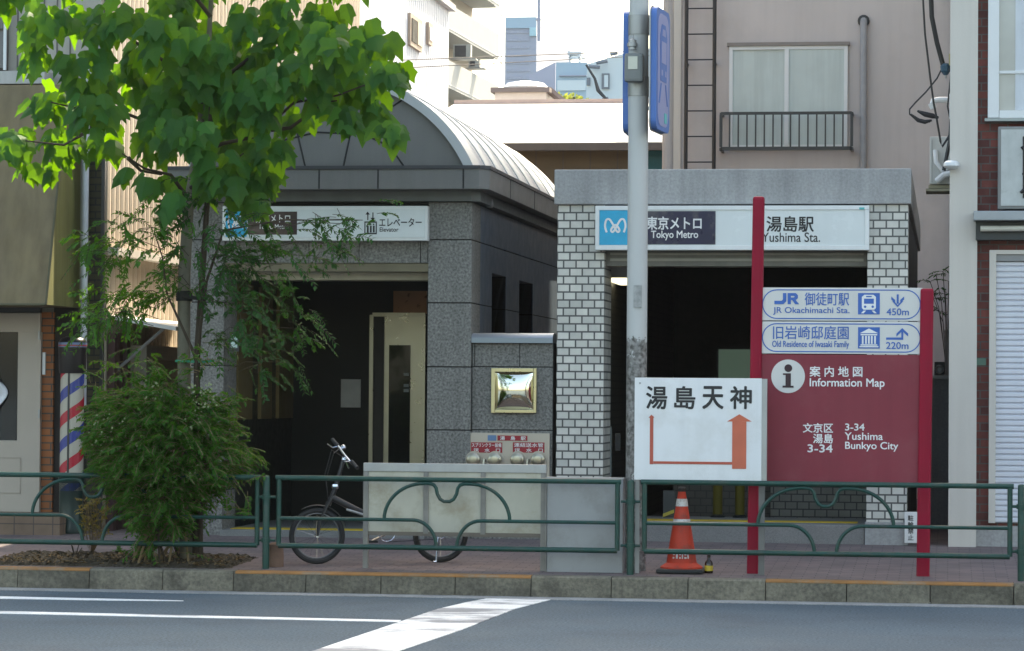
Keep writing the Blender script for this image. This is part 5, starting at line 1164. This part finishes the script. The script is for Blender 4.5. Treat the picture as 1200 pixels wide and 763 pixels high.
L.new(fr_.outputs[0], cr.inputs[0]); L.new(cr.outputs[0], b.inputs['Base Color']); b.inputs['Roughness'].default_value = .25
MB().lathe([(rp, zv(575)), (rp, zv(437))], (pc_.x, yb2, 0), 28).build('striped_cylinder', m, o, smooth=True)
pg = mat('pole_dark_green', (.012, .03, .026), .35)
MB().lathe([(rp * 1.12, zb), (rp * 1.15, zb + .05), (rp * 1.0, zb + .1), (rp * 1.0, zv(566)), (rp * 1.1, zv(563)), (rp * 1.1, zv(558))], (pc_.x, yb2, 0), 28).build('base', pg, o, smooth=True)
MB().lathe([(rp * 1.1, zv(437.5)), (rp * 1.14, zv(434)), (rp * 1.16, zv(424)), (rp * 1.2, zv(408)), (rp * 1.2, zv(401)), (rp * 1.0, zv(397)), (rp * .5, zv(394))], (pc_.x, yb2, 0), 28).build('cap', mat('pole_cap_black', (.012, .009, .011), .35, spec=.3), o, smooth=True)
MB().lathe([(rp * 1.205, zv(407)), (rp * 1.205, zv(401.5))], (pc_.x, yb2, 0), 28).build('cap_band', mat('cap_band_blue', (.12, .18, .30), .3), o, smooth=True)
MB().lathe([(rp * 1.22, zv(405.8)), (rp * 1.22, zv(404.2))], (pc_.x, yb2, 0), 28).build('cap_ring', mat('cap_ring_red', (.35, .04, .05), .3), o, smooth=True)
MB().box(pc_.x - .008, pc_.x + .008, yb2 - rp - .012, yb2 - rp + .004, zv(560), zv(437)).build('glass_seam', black_m, o)

# ================================================================== bicycle
fa = W(371, 665.3, 26.0); A = Vector((fa.x, 26.0, pav(26.0))); Bx = XU(516, 26.35, 640); B_ = Vector((Bx, 26.35, pav(26.35)))
D = B_ - A; wb = D.length; ds = D.normalized(); up = Vector((0, 0, 1)); sd = ds.cross(up).normalized()          # sd points to the street (-Y)
if sd.y > 0: sd = -sd
Pt = lambda s_, z_, w_=0: A + ds * s_ + up * z_ + sd * w_
bk = thing('bicycle', 'small wheeled black folding bicycle parked behind the rail and sheet barrier', 'bicycle', A)
chrome = mat('chrome', (.65, .66, .68), .15, .03, 5, metal=1)
def ringpts(c, rad, n=36, ax1=ds, ax2=up): return [c + ax1 * (rad * math.cos(2 * math.pi * i / n)) + ax2 * (rad * math.sin(2 * math.pi * i / n)) for i in range(n)]
RW = .252
for s_ in (0, wb):
    c = Pt(s_, RW)
    w_ = MB().tube(ringpts(c, RW - .024), .025, 8, closed=True).build('tyre', rubber, bk, smooth=True)
    rim = MB().tube(ringpts(c, RW - .05), .008, 6, closed=True).build('rim', mat('rim_grey', (.22, .22, .22), .35, .05, 5, metal=.6) if 'rim_grey' not in MATS else MATS['rim_grey'], w_, smooth=True)
    k = MB()
    for i in range(20):
        a_ = 2 * math.pi * i / 20; a2 = a_ + (.35 if i % 2 else -.35)
        k.tube([c + (ds * math.cos(a2) + up * math.sin(a2)) * .02 + sd * (.02 if i % 4 < 2 else -.02), c + (ds * math.cos(a_) + up * math.sin(a_)) * (RW - .05)], .0013, 4)
    k.build('spoke', chrome, w_)
    MB().tube([c - sd * .05, c + sd * .05], [.016, .016], 10).build('hub', chrome, w_)
# mudguards
for s_, a0_, a1_, nm in ((0, 15, 120, 'front_mudguard'), (wb, 20, 170, 'rear_mudguard')):
    c = Pt(s_, RW); k = MB(); n = 14
    for i in range(n + 1):
        a_ = R(a0_ + (a1_ - a0_) * i / n); q = c + (ds * math.cos(a_) + up * math.sin(a_)) * (RW + .018)
        k.v += [q - sd * .028, q + up * .006, q + sd * .028]
    for i in range(n): k.f += [(3 * i, 3 * i + 1, 3 * i + 4, 3 * i + 3), (3 * i + 1, 3 * i + 2, 3 * i + 5, 3 * i + 4)]
    ob = k.build('mudguard', black_m if s_ == 0 else chrome, bk, smooth=True, recalc=False)
    so = ob.modifiers.new('thickness', 'SOLIDIFY'); so.thickness = .003
fc = Pt(0, RW); crown = Pt(.10, RW + .30); head_t = Pt(.16, RW + .42)
for q in (-1, 1): MB().tube([fc + sd * (.05 * q), fc + sd * (.05 * q) + ds * .03 + up * .15, crown + sd * (.035 * q)], .012, 8).build('fork_blade', black_m, bk, smooth=True)
MB().tube([crown - up * .03, head_t], .022, 10).build('head_tube', black_m, bk); MB().lathe([(.03, 0), (.034, .02), (.03, .04)], head_t, 12).build('hinge_collar', chrome, bk)
st_t = Pt(.245, .97)
MB().tube([head_t, st_t], [.02, .017], 10).build('stem', chrome if False else black_m, bk, smooth=True)
MB().lathe([(.024, 0), (.03, .02), (.024, .045)], st_t - up * .06, 12).build('stem_clamp', chrome, bk)
ba = (sd * .17 + ds * .085 - up * .12) * 4.0
E0, E1 = st_t - ba * .25 + up * .01, st_t + ba * .25 + up * .02
bar = MB().tube([E0, st_t - ba * .13 + up * .01, st_t, st_t + ba * .13, E1], .012, 8).build('handlebar', chrome, bk, smooth=True)
for q, e0 in ((-1, E0), (1, E1)):
    MB().tube([e0 - ba * (.1 * q), e0 + ba * (.02 * q)], .018, 10).build('grip', rubber, bar, smooth=True)
    MB().tube([e0 - ba * (.11 * q), e0 - ba * (.11 * q) - ds * .05 - up * .01, e0 - ba * (.02 * q) - ds * .06 - up * .02], .007, 6).build('brake_lever', chrome, bar)
MB().lathe([(.02, -.015), (.028, 0), (.02, .02), (.006, .028)], st_t - ba * .12 + ds * .035 + up * .01, 12).build('bell', chrome, bar, smooth=True)
k = MB(); k.tube([st_t + ba * .12, st_t - ds * .12 + up * .05, Pt(.06, .8, .05), crown + sd * .03], .004, 6); k.tube([st_t - ba * .12, st_t - ds * .10 + up * .02, Pt(.08, .76, -.02), crown], .004, 6)
k.build('brake_cable', black_m, bk)
k = MB(); k.tube([st_t + Vector((0, 0, .01)), Pt(.18, 1.06, .06)], .006, 6); k.lathe([(.004, -.004), (.03, -.003), (.034, .003), (.004, .006)], Pt(.175, 1.08, .06), 12, 'y')
bbk = Pt(wb * .56, .27)
MB().tube([Pt(.135, RW + .34), Pt(wb * .42, .42), bbk + up * .03], [.03, .03, .028], 12).build('main_tube', black_m, bk, smooth=True)
q0, q1 = Pt(.26, RW + .30 - .065, .032), Pt(.42, RW + .22 - .035, .032)
MB().tube([q0, q1], .012, 6).build('frame_decal', mat('decal_grey', (.32, .33, .33), .4), bk)
MB().tube([bbk, Pt(wb * .66, .62)], .02, 10).build('seat_tube', black_m, bk); MB().tube([Pt(wb * .66, .60), Pt(wb * .70, .80)], .014, 10).build('seat_post', chrome, bk)
sc_ = Pt(wb * .70, .815)
MB().add([sc_ + ds * a_ + sd * b_ + up * c_ for a_, b_, c_ in ((-.14, 0, .015), (-.05, -.035, .02), (.08, -.075, .025), (.12, -.06, .03), (.12, .06, .03), (.08, .075, .025), (-.05, .035, .02), (-.13, 0, -.01), (-.04, -.03, -.02), (.09, -.07, -.02), (.09, .07, -.02), (-.04, .03, -.02))],
         [(0, 1, 6), (1, 2, 5, 6), (2, 3, 4, 5), (7, 11, 8), (8, 11, 10, 9), (0, 7, 8, 1), (1, 8, 9, 2), (2, 9, 3), (3, 9, 10, 4), (4, 10, 5), (5, 10, 11, 6), (6, 11, 7, 0)]).build('saddle', rubber, bk, bevel=.008)
for q in (-1, 1): MB().tube([bbk + sd * (.03 * q), Pt(wb, RW, .06 * q)], .010, 8).build('chain_stay', black_m, bk); MB().tube([Pt(wb * .66, .58, .02 * q), Pt(wb, RW, .06 * q)], .009, 8).build('seat_stay', black_m, bk)
MB().tube(ringpts(bbk + sd * .05, .075, 28), .006, 6, closed=True).build('chainring', chrome, bk); MB().tube(ringpts(Pt(wb, RW, .05), .035, 20), .006, 6, closed=True).build('sprocket', chrome, bk)
k = MB(); k.tube([bbk + sd * .05 + up * .078, Pt(wb, RW + .037, .05)], .004, 5); k.tube([bbk + sd * .05 - up * .078, Pt(wb, RW - .037, .05)], .004, 5); k.build('chain', black_m, bk)
for q in (-1, 1):
    e0 = bbk + sd * (.07 * q) + ds * (-.14 * q) - up * (.07 * q); cr_ = MB().tube([bbk + sd * (.06 * q), e0], .011, 8).build('crank', chrome, bk)
    c = e0 + sd * (.05 * q); MB().add([c + ds * a_ + sd * b_ + up * g_ for g_ in (-.01, .01) for a_, b_ in ((-.045, -.035), (.045, -.035), (.045, .035), (-.045, .035))], [(0, 3, 2, 1), (4, 5, 6, 7), (0, 1, 5, 4), (1, 2, 6, 5), (2, 3, 7, 6), (3, 0, 4, 7)]).build('pedal', rubber, cr_)
k = MB(); c0 = Pt(wb - .03, RW - .02, .07); k.tube([c0, Pt(wb - .06, .02, .16)], .008, 8); k.tube([Pt(wb - .06, .02, .16), Pt(wb - .09, .015, .18)], .008, 8); k.build('kickstand', chrome, bk)

# ================================================================== broad leaved street tree
YT = 25.95
def leaf_shape():
    half = [(0.0, 0.0), (.20, -.04), (.36, .12), (.31, .32), (.40, .56), (.23, .60), (.12, .80), (0, 1.04)]
    return half
HALF = leaf_shape()
def add_leaf(k, base, axis, nrm, size, droop, fold):
    ax = axis.normalized(); sdv = ax.cross(nrm); sdv = sdv.normalized() if sdv.length > 1e-5 else ax.orthogonal().normalized(); nn = sdv.cross(ax).normalized()
    def P(x, y): return base + ax * (y * size) + sdv * (x * size) + nn * (-(droop * y * y + fold * abs(x)) * size)
    b0 = len(k.v)
    mid = [P(0, 0), P(0, .3), P(0, .62), P(0, 1)]
    k.v += mid
    wob = [rnd.uniform(.82, 1.18) for _ in range(14)]
    for s in (1, -1):
        i0 = len(k.v); k.v += [P(s * x * wob[i], y) for i, (x, y) in enumerate(HALF[1:-1])]
        f = [(b0, i0, i0 + 1, i0 + 2, b0 + 1), (b0 + 1, i0 + 2, i0 + 3, i0 + 4, b0 + 2), (b0 + 2, i0 + 4, i0 + 5, b0 + 3)]
        k.f += f if s > 0 else [tuple(reversed(q)) for q in f]
tree = thing('street_tree', 'broad leaved street tree with slim grey trunk in front of the elevator entrance', 'tree', G(219, 652, pav(YT)))
# trunk and limbs
k = MB(); tr = [W(220, 656, YT), W(217, 560, YT), W(215.5, 420, YT), W(216, 320, YT), W(221, 240, YT + .1), W(232, 170, YT + .3), W(242, 90, YT + .4), W(247, 10, YT + .4), W(250, -90, YT + .3), W(252, -190, YT + .2)]
tr[0].z = pav(YT) - .02
k.tube(tr, [.072, .062, .058, .056, .048, .036, .028, .022, .018, .012], 10)
k.build('trunk', bark, tree, smooth=True)
LB = .12
limbs = [([(222, 235), (200, 205), (170, 198), (143, 180)], 0, -.3), ([(228, 190), (190, 150), (140, 130), (95, 128), (60, 120)], .1, -.5), ([(238, 120), (190, 70), (130, 30), (80, 10)], .0, .4), ([(230, 180), (262, 168), (300, 160), (345, 120), (395, 112), (440, 95)], .1, -.45),
         ([(240, 110), (290, 70), (340, 50), (400, 40), (450, 35)], 0, .5), ([(318, 152), (340, 150), (380, 120), (395, 118)], -.15, -.2), ([(247, 20), (200, -40), (150, -90)], 0, -.3), ([(249, -20), (310, -60), (370, -100)], 0, .3), ([(224, 220), (255, 205), (285, 180)], .0, -.5), ([(143, 130), (110, 150), (75, 170), (30, 165)], -.3, -.2), ([(150, 185), (165, 200), (190, 205)], -.3, -.1)]
tips = []
for pts, d0, d1 in limbs:
    n = len(pts); q = [W(u, v, YT + LB + d0 + (d1 - d0) * i / (n - 1)) for i, (u, v) in enumerate(pts)]
    MB().tube(q, [.022 - .016 * i / (n - 1) for i in range(n)], 7).build('limb', bark_dark, tree, smooth=True)
clumps = [(48, 18, 34, 10), (98, 72, 34, 13), (140, 22, 34, 13), (190, 35, 36, 15), (62, 118, 34, 13), (112, 128, 34, 13), (18, 158, 20, 7), (75, 165, 28, 10), (150, 92, 34, 12), (203, 108, 34, 15), (242, 60, 36, 16), (292, 28, 36, 14), (340, 40, 34, 13), (393, 42, 34, 12), (437, 42, 28, 10), (450, 80, 22, 9), (420, 100, 30, 12), (378, 100, 32, 12), (330, 92, 32, 12), (290, 105, 34, 14), (250, 128, 34, 16), (215, 150, 34, 15), (277, 158, 34, 15), (300, 190, 28, 12), (258, 195, 34, 15), (180, 160, 26, 8), (125, 160, 26, 7), (180, 208, 16, 4), (436, 128, 26, 9), (452, 148, 14, 4), (400, 135, 24, 7), (352, 135, 22, 6), (310, 205, 24, 10), (228, 212, 24, 8), (10, 170, 16, 5), (380, 15, 30, 9), (40, 60, 22, 6), (280, 218, 22, 8), (318, 170, 26, 9),
          (230, 30, 34, 12), (270, 60, 30, 10), (215, 85, 28, 9), (300, 130, 26, 9), (170, 60, 26, 9), (190, 125, 24, 8), (120, 100, 24, 8), (360, 70, 28, 9), (405, 70, 26, 8), (310, 65, 28, 9), (265, 95, 30, 10), (205, 232, 14, 4), (300, 232, 16, 4), (468, 78, 10, 3), (462, 150, 10, 3), (30, 190, 12, 3), (60, 195, 10, 3), (150, 200, 10, 2),
          (60, -45, 50, 14), (140, -60, 50, 16), (230, -60, 55, 20), (320, -50, 50, 16), (400, -40, 45, 12), (250, -140, 60, 20), (330, -120, 50, 12), (170, -130, 50, 12), (210, 0, 40, 14), (330, 0, 30, 9), (100, 20, 25, 7), (5, -20, 35, 9)]
k = MB(); stalks = MB()
cen = W(245, 60, YT)
for u, v, rp_, n in clumps:
    dY = rnd.uniform(-.75, .75); Yc = YT + dY; c = W(u, v, Yc); rad = rp_ / 134.0
    for _ in range(int(n * 2.35)):
        d = Vector((rnd.gauss(0, 1), rnd.gauss(0, 1) - .35, rnd.gauss(0, .8))).normalized(); pos = c + Vector((d.x * rad, d.y * rad * 1.2, d.z * rad * .9)) * rnd.uniform(.35, 1.0)
        out = Vector((d.x, d.y, 0)) * .55
        ax = Vector((out.x + rnd.gauss(0, .22), out.y + rnd.gauss(0, .22) - .12, -.85 + rnd.gauss(0, .22)))
        nr = Vector((d.x * .5 + rnd.gauss(0, .3), -.75 + rnd.gauss(0, .35), .6 + rnd.gauss(0, .25)))
        s_ = rnd.triangular(.09, .31, .19)
        add_leaf(k, pos, ax, nr, s_, rnd.uniform(.05, .5), rnd.uniform(.05, .5))
broad = leafmat('broad_leaf', (0.008, 0.054, 0.012), (0.026, 0.112, 0.018), .36, (0.24, 0.52, 0.010))
cr_o = k.build('crown', broad, tree, recalc=False)
# stake and tie beside the trunk
o = thing('tree_stake', 'slender brown leaning stake tied to the grey tree trunk', 'stake', W(229, 650, YT - .08))
k = MB(); a_ = W(229, 650, YT - .1); k.tube([a_, W(231, 415, YT - .05), W(245, 205, YT + .02), W(249, 60, YT + .1)], [.03, .03, .025, .018], 8); k.build('pole', bark_dark, o, smooth=True)
k = MB(); p = W(216, 347, YT); k.lathe([(.075, -.045), (.075, .045)], p, 14); q = W(240, 351, YT - .04); k.tube([p - Vector((0, .07, 0)), q - Vector((0, .03, .0))], .02, 6); k.tube([p + Vector((0, .07, 0)), q + Vector((0, .03, .0))], .02, 6)
k.build('tie', mat('tie_dark', (.03, .028, .025), .9), o)
k = MB(); k.tube([W(206, 423, YT - .1), W(228, 424, YT - .14), W(250, 423, YT - .1), W(240, 424, YT), W(206, 423, YT - .1)], .012, 6); k.build('green_cord', mat('cord_green', (.03, .28, .16), .6), o)

# ================================================================== fine leaved shrub (compound leaves)
def spray(k, stem, base, d, length, n, ls, drp=.3):
    d = d.normalized(); pts = []
    for i in range(7):
        t = i / 6; pts.append(base + d * (length * t) - Vector((0, 0, drp * length * t * t)))
    stem.tube(pts, .0028, 3, cap=False)
    sdv = d.cross(Vector((0, 0, 1))); sdv = sdv.normalized() if sdv.length > .05 else Vector((1, 0, 0))
    roll = rnd.uniform(-1.0, 1.0); upv = d.cross(sdv).normalized(); sdv = (sdv * math.cos(roll) + upv * math.sin(roll)).normalized()
    for i in range(n):
        t = .15 + .85 * (i + .5) / n; j = min(5, int(t * 6)); f = t * 6 - j; p = pts[j].lerp(pts[j + 1], f); tang = (pts[j + 1] - pts[j]).normalized()
        for s in (-1, 1):
            a_ = (sdv * s + tang * .75 + Vector((rnd.gauss(0, .2), rnd.gauss(0, .2), rnd.gauss(-.12, .2)))).normalized(); L_ = ls * rnd.uniform(.7, 1.2); w = a_.cross(upv + Vector((rnd.gauss(0, .35), rnd.gauss(0, .35), 0))).normalized() * (L_ * .25); dr = Vector((0, 0, -.18 * L_))
            k.quad(p, p + a_ * (L_ * .45) + w, p + a_ * L_ + dr, p + a_ * (L_ * .45) - w)
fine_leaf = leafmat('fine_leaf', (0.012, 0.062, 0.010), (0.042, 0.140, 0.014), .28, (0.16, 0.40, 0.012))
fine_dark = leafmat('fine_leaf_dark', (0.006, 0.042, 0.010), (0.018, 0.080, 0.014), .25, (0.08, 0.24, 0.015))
YSH = 25.70
bush = thing('nandina_bush', 'dense dark green fine leaved bush with tan canes and pale flower sprays behind the rail', 'bush', G(195, 655, pav(YSH)))
k = MB(); stm = MB(); c = W(193, 540, YSH); base = G(190, 652, pav(YSH))
for _ in range(3300):
    while True:
        d = Vector((rnd.uniform(-1, 1), rnd.uniform(-1, 1), rnd.uniform(-1, 1)))
        if .25 < d.length < 1: break
    if rnd.random() < .35 and math.sin(9 * d.x + 4 * d.z) + math.sin(7 * d.z - 5 * d.y) > .55: continue      # uneven gaps
    th = math.atan2(d.z, d.x); lob = 1 + .16 * math.sin(3 * th + .6) + .10 * math.sin(7 * th + 2.1); wd = .60 * lob * (1 - .32 * max(0, -d.z)) * (1 - .2 * max(0, d.z)) * (1 + .12 * math.sin(3.1 * d.z + 1.0))
    p = c + Vector((d.x * wd, d.y * .52, d.z * lob * (.76 if d.z > 0 else .70)))
    spray(k, stm, p, Vector((d.x + rnd.gauss(0, .4), d.y - .3 + rnd.gauss(0, .4), .25 + rnd.gauss(0, .35))), rnd.uniform(.12, .24), rnd.randint(7, 11), rnd.uniform(.030, .052))
for u, v, n in ((120, 455, 8), (150, 430, 10), (230, 430, 10), (265, 470, 8), (278, 560, 8), (112, 520, 8), (130, 490, 8), (270, 600, 7), (210, 640, 6), (170, 425, 8)):
    for _ in range(n): spray(k, stm, W(u, v, YSH + rnd.uniform(-.3, .3)) + Vector((rnd.gauss(0, .06), 0, rnd.gauss(0, .06))), Vector((rnd.gauss(0, 1), rnd.gauss(-.3, .6), rnd.gauss(.3, .6))), rnd.uniform(.18, .3), 7, .05)
k.build('foliage', fine_leaf, bush, recalc=False); stm.build('leaf_stems', cane_m, bush, recalc=False)
for i in range(22):
    u0 = rnd.uniform(150, 222); u1 = rnd.uniform(130, 265); Yd = YSH + rnd.uniform(-.25, .25); a_ = W(u0, 655, Yd); a_.z = pav(Yd) + .03
    MB().tube([a_, a_.lerp(W(u1, 520, Yd), .5) + Vector((rnd.gauss(0, .03), 0, 0)), W(u1, 520, Yd)], [.011, .009, .006], 6).build('cane', cane_m if i % 3 else bark_dark, bush)
k = MB()
for u, v in ((146, 505), (132, 500), (122, 512), (160, 520), (226, 452), (238, 470), (243, 455), (166, 560), (182, 455), (113, 500), (222, 560), (118, 530), (230, 490)):
    pc = W(u, v, YSH - .45)
    for _ in range(12):
        p = pc + Vector((rnd.gauss(0, .05), rnd.gauss(0, .05), rnd.gauss(0, .06))); s_ = rnd.uniform(.006, .012)
        k.quad(p + Vector((-s_, 0, 0)), p + Vector((0, -s_ * .5, -s_)), p + Vector((s_, 0, 0)), p + Vector((0, s_ * .5, s_)))
k.build('flower_sprays', mat('pale_flowers', (0.19, 0.22, 0.10), .8, .2, 20), bush, recalc=False)
# taller, looser growth over the elevator entrance
YQ = 25.62
sap = thing('feathery_sapling', 'tall loose feathery leaved sapling hanging across the elevator entrance', 'tree', G(236, 655, pav(YQ)))
k = MB(); stm = MB()
sp_ = [(110, 285, 30, 9, 1), (140, 283, 28, 9, 1), (163, 268, 22, 7, 1), (195, 250, 24, 8, 1), (203, 290, 22, 7, 1), (120, 352, 28, 8, 1), (160, 342, 28, 9, 1), (190, 345, 20, 6, 1), (205, 325, 20, 6, 1), (110, 372, 22, 8, 1), (135, 366, 22, 7, 1),
       (230, 240, 30, 12, 0), (262, 262, 30, 12, 0), (250, 300, 36, 16, 0), (300, 262, 28, 9, 0), (335, 262, 28, 10, 0), (365, 258, 28, 10, 0), (400, 262, 24, 9, 0), (425, 258, 18, 6, 0), (300, 295, 30, 10, 0), (260, 335, 34, 14, 0), (330, 310, 26, 6, 0), (370, 300, 22, 6, 0), (290, 350, 28, 9, 0), (345, 365, 24, 8, 0), (320, 395, 30, 9, 0), (335, 425, 22, 6, 0), (280, 385, 28, 9, 0), (252, 400, 26, 8, 0), (350, 385, 18, 6, 0), (305, 425, 18, 4, 0), (270, 300, 30, 10, 0), (235, 350, 22, 5, 0), (385, 285, 20, 5, 0)]
kd = MB()
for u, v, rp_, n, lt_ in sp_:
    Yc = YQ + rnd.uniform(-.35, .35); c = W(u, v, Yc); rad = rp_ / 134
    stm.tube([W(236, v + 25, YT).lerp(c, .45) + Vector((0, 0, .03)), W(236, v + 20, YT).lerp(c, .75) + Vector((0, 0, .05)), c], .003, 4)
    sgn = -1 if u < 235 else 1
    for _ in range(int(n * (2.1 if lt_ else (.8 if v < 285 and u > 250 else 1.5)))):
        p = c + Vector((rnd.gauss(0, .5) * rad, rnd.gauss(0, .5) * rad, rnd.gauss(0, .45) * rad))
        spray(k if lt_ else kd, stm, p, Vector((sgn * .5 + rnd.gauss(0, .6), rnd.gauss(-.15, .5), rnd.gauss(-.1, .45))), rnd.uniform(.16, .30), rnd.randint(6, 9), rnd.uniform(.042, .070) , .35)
kd.build('foliage', fine_dark, sap, recalc=False); k.build('sunlit_foliage', fine_leaf, sap, recalc=False); stm.build('twigs', bark_dark, sap, recalc=False)  # sunlit sprays are brightened by a lighter leaf colour, the rest darkened
k = MB(); a_ = G(236, 655, pav(YQ)); k.tube([W(236, 655, YQ + .1) - Vector((0, 0, .1)), W(234, 520, YQ + .12), W(230, 420, YQ + .1), W(212, 380, YQ + .05), W(196, 345, YQ), W(190, 300, YQ), W(180, 270, YQ)], [.022, .02, .018, .012, .009, .007, .004], 7)
k.tube([W(230, 420, YQ + .1), W(242, 330, YQ + .05), W(262, 270, YQ), W(330, 258, YQ), W(410, 258, YQ)], [.016, .014, .01, .007, .003], 7)
k.build('stem', bark_dark, sap, smooth=True)
# small yellowing shrub at the left of the bush
Yy = 25.8; o = thing('yellow_shrub', 'small yellowing sparse shrub at the left foot of the green bush', 'shrub', G(108, 650, pav(Yy)))
k = MB(); stm = MB(); b_ = G(108, 650, pav(Yy))
for _ in range(26):
    t = W(rnd.uniform(98, 126), rnd.uniform(585, 628), Yy + rnd.uniform(-.15, .15)); stm.tube([b_, b_.lerp(t, .5) + Vector((rnd.gauss(0, .03), 0, .03)), t], .003, 4, cap=False)
    for _ in range(2): spray(k, stm, t, Vector((rnd.gauss(0, 1), rnd.gauss(0, 1), rnd.gauss(.5, .5))), .09, 4, .03)
k.build('foliage', leafmat('yellow_leaf', (0.14, 0.13, 0.02), (0.30, 0.20, 0.03), .3, (.4, .3, .05)), o, recalc=False); stm.build('stems', cane_m, o, recalc=False)
# bare seedling near the kerb
o = thing('bare_seedling', 'thin bare twig seedling in the soil near the kerb', 'plant', G(88, 655, pav(25.6))); k = MB(); b_ = G(88, 655, pav(25.6))
for u, v in ((93, 636), (85, 640), (96, 642), (82, 632)): k.tube([b_, W(u, v, 25.6)], .004, 4)
k.build('twig', bark_dark, o)
o = thing('small_weed', 'little green weed growing in the soil below the bush', 'plant', G(140, 656, pav(25.5))); k = MB(); b_ = G(140, 656, pav(25.5)) + Vector((0, 0, .07))
for _ in range(10): spray(k, k, b_, Vector((rnd.gauss(0, 1), rnd.gauss(0, .6), .6)), rnd.uniform(.05, .11), 4, .03)
k.build('foliage', fine_leaf, o, recalc=False)
# thin shrub in the gap beside the cream pillar
o = thing('wispy_shrub', 'thin wispy shrub on the wall in the gap beside the cream pillar', 'shrub', W(1103, 440, 33.4)); k = MB(); stm = MB()
for u, v in ((1090, 330), (1097, 322), (1105, 318), (1112, 330), (1094, 350), (1108, 345), (1114, 360), (1100, 365)):
    t = W(u, v, 33.4 + rnd.uniform(-.2, .2)); stm.tube([W(1110, 440, 33.4), W(1110, 390, 33.4).lerp(t, .5), t], .004, 4)
    for _ in range(3): spray(k, stm, t, Vector((rnd.gauss(0, 1), rnd.gauss(0, 1), rnd.gauss(.3, .5))), .16, 5, .04)
k.build('foliage', fine_dark, o, recalc=False); stm.build('twigs', bark_dark, o, recalc=False)
# sunlit roof shrub far behind
Yr_ = 75; c = W(672, 114, Yr_); o = thing('roof_shrub', 'sunlit yellow green shrub behind the pale metal roof', 'shrub', c - Vector((0, 0, 2))); k = MB(); stm = MB()
for _ in range(420):
    a_ = rnd.uniform(-1, 1); p = c + Vector((a_ * .55 * 1.0, rnd.uniform(-.5, .5), -.1 - .12 * a_ + rnd.uniform(-.5, .16) * (1 - .5 * abs(a_)))); 
    d = Vector((rnd.gauss(0, 1), rnd.gauss(0, 1), rnd.gauss(0, 1))).normalized(); e_ = d.orthogonal().normalized() * .05; L_ = d * .08
    k.quad(p - L_, p + e_, p + L_, p - e_)
k.build('foliage', leafmat('bright_leaf', (0.10, 0.14, 0.02), (0.20, 0.22, 0.05), .35, (.4, .45, .08)), o, recalc=False)
MB().tube([c - Vector((0, 0, 2)), c], .05, 6).build('stem', bark_dark, o)

# ================================================================== air between here and the far towers
mh = bpy.data.materials.new('haze'); mh.use_nodes = True; n = mh.node_tree.nodes; L = mh.node_tree.links
n.remove(n['Principled BSDF']); pv = n.new('ShaderNodeVolumePrincipled'); pv.inputs['Color'].default_value = (.92, .95, 1, 1); pv.inputs['Density'].default_value = .0001; pv.inputs['Anisotropy'].default_value = 0
L.new(pv.outputs[0], n['Material Output'].inputs['Volume'])
if HAZE: struct(MB().box(-140, 140, -8, 420, -1.6, 40).build('haze', mh), 'stuff')
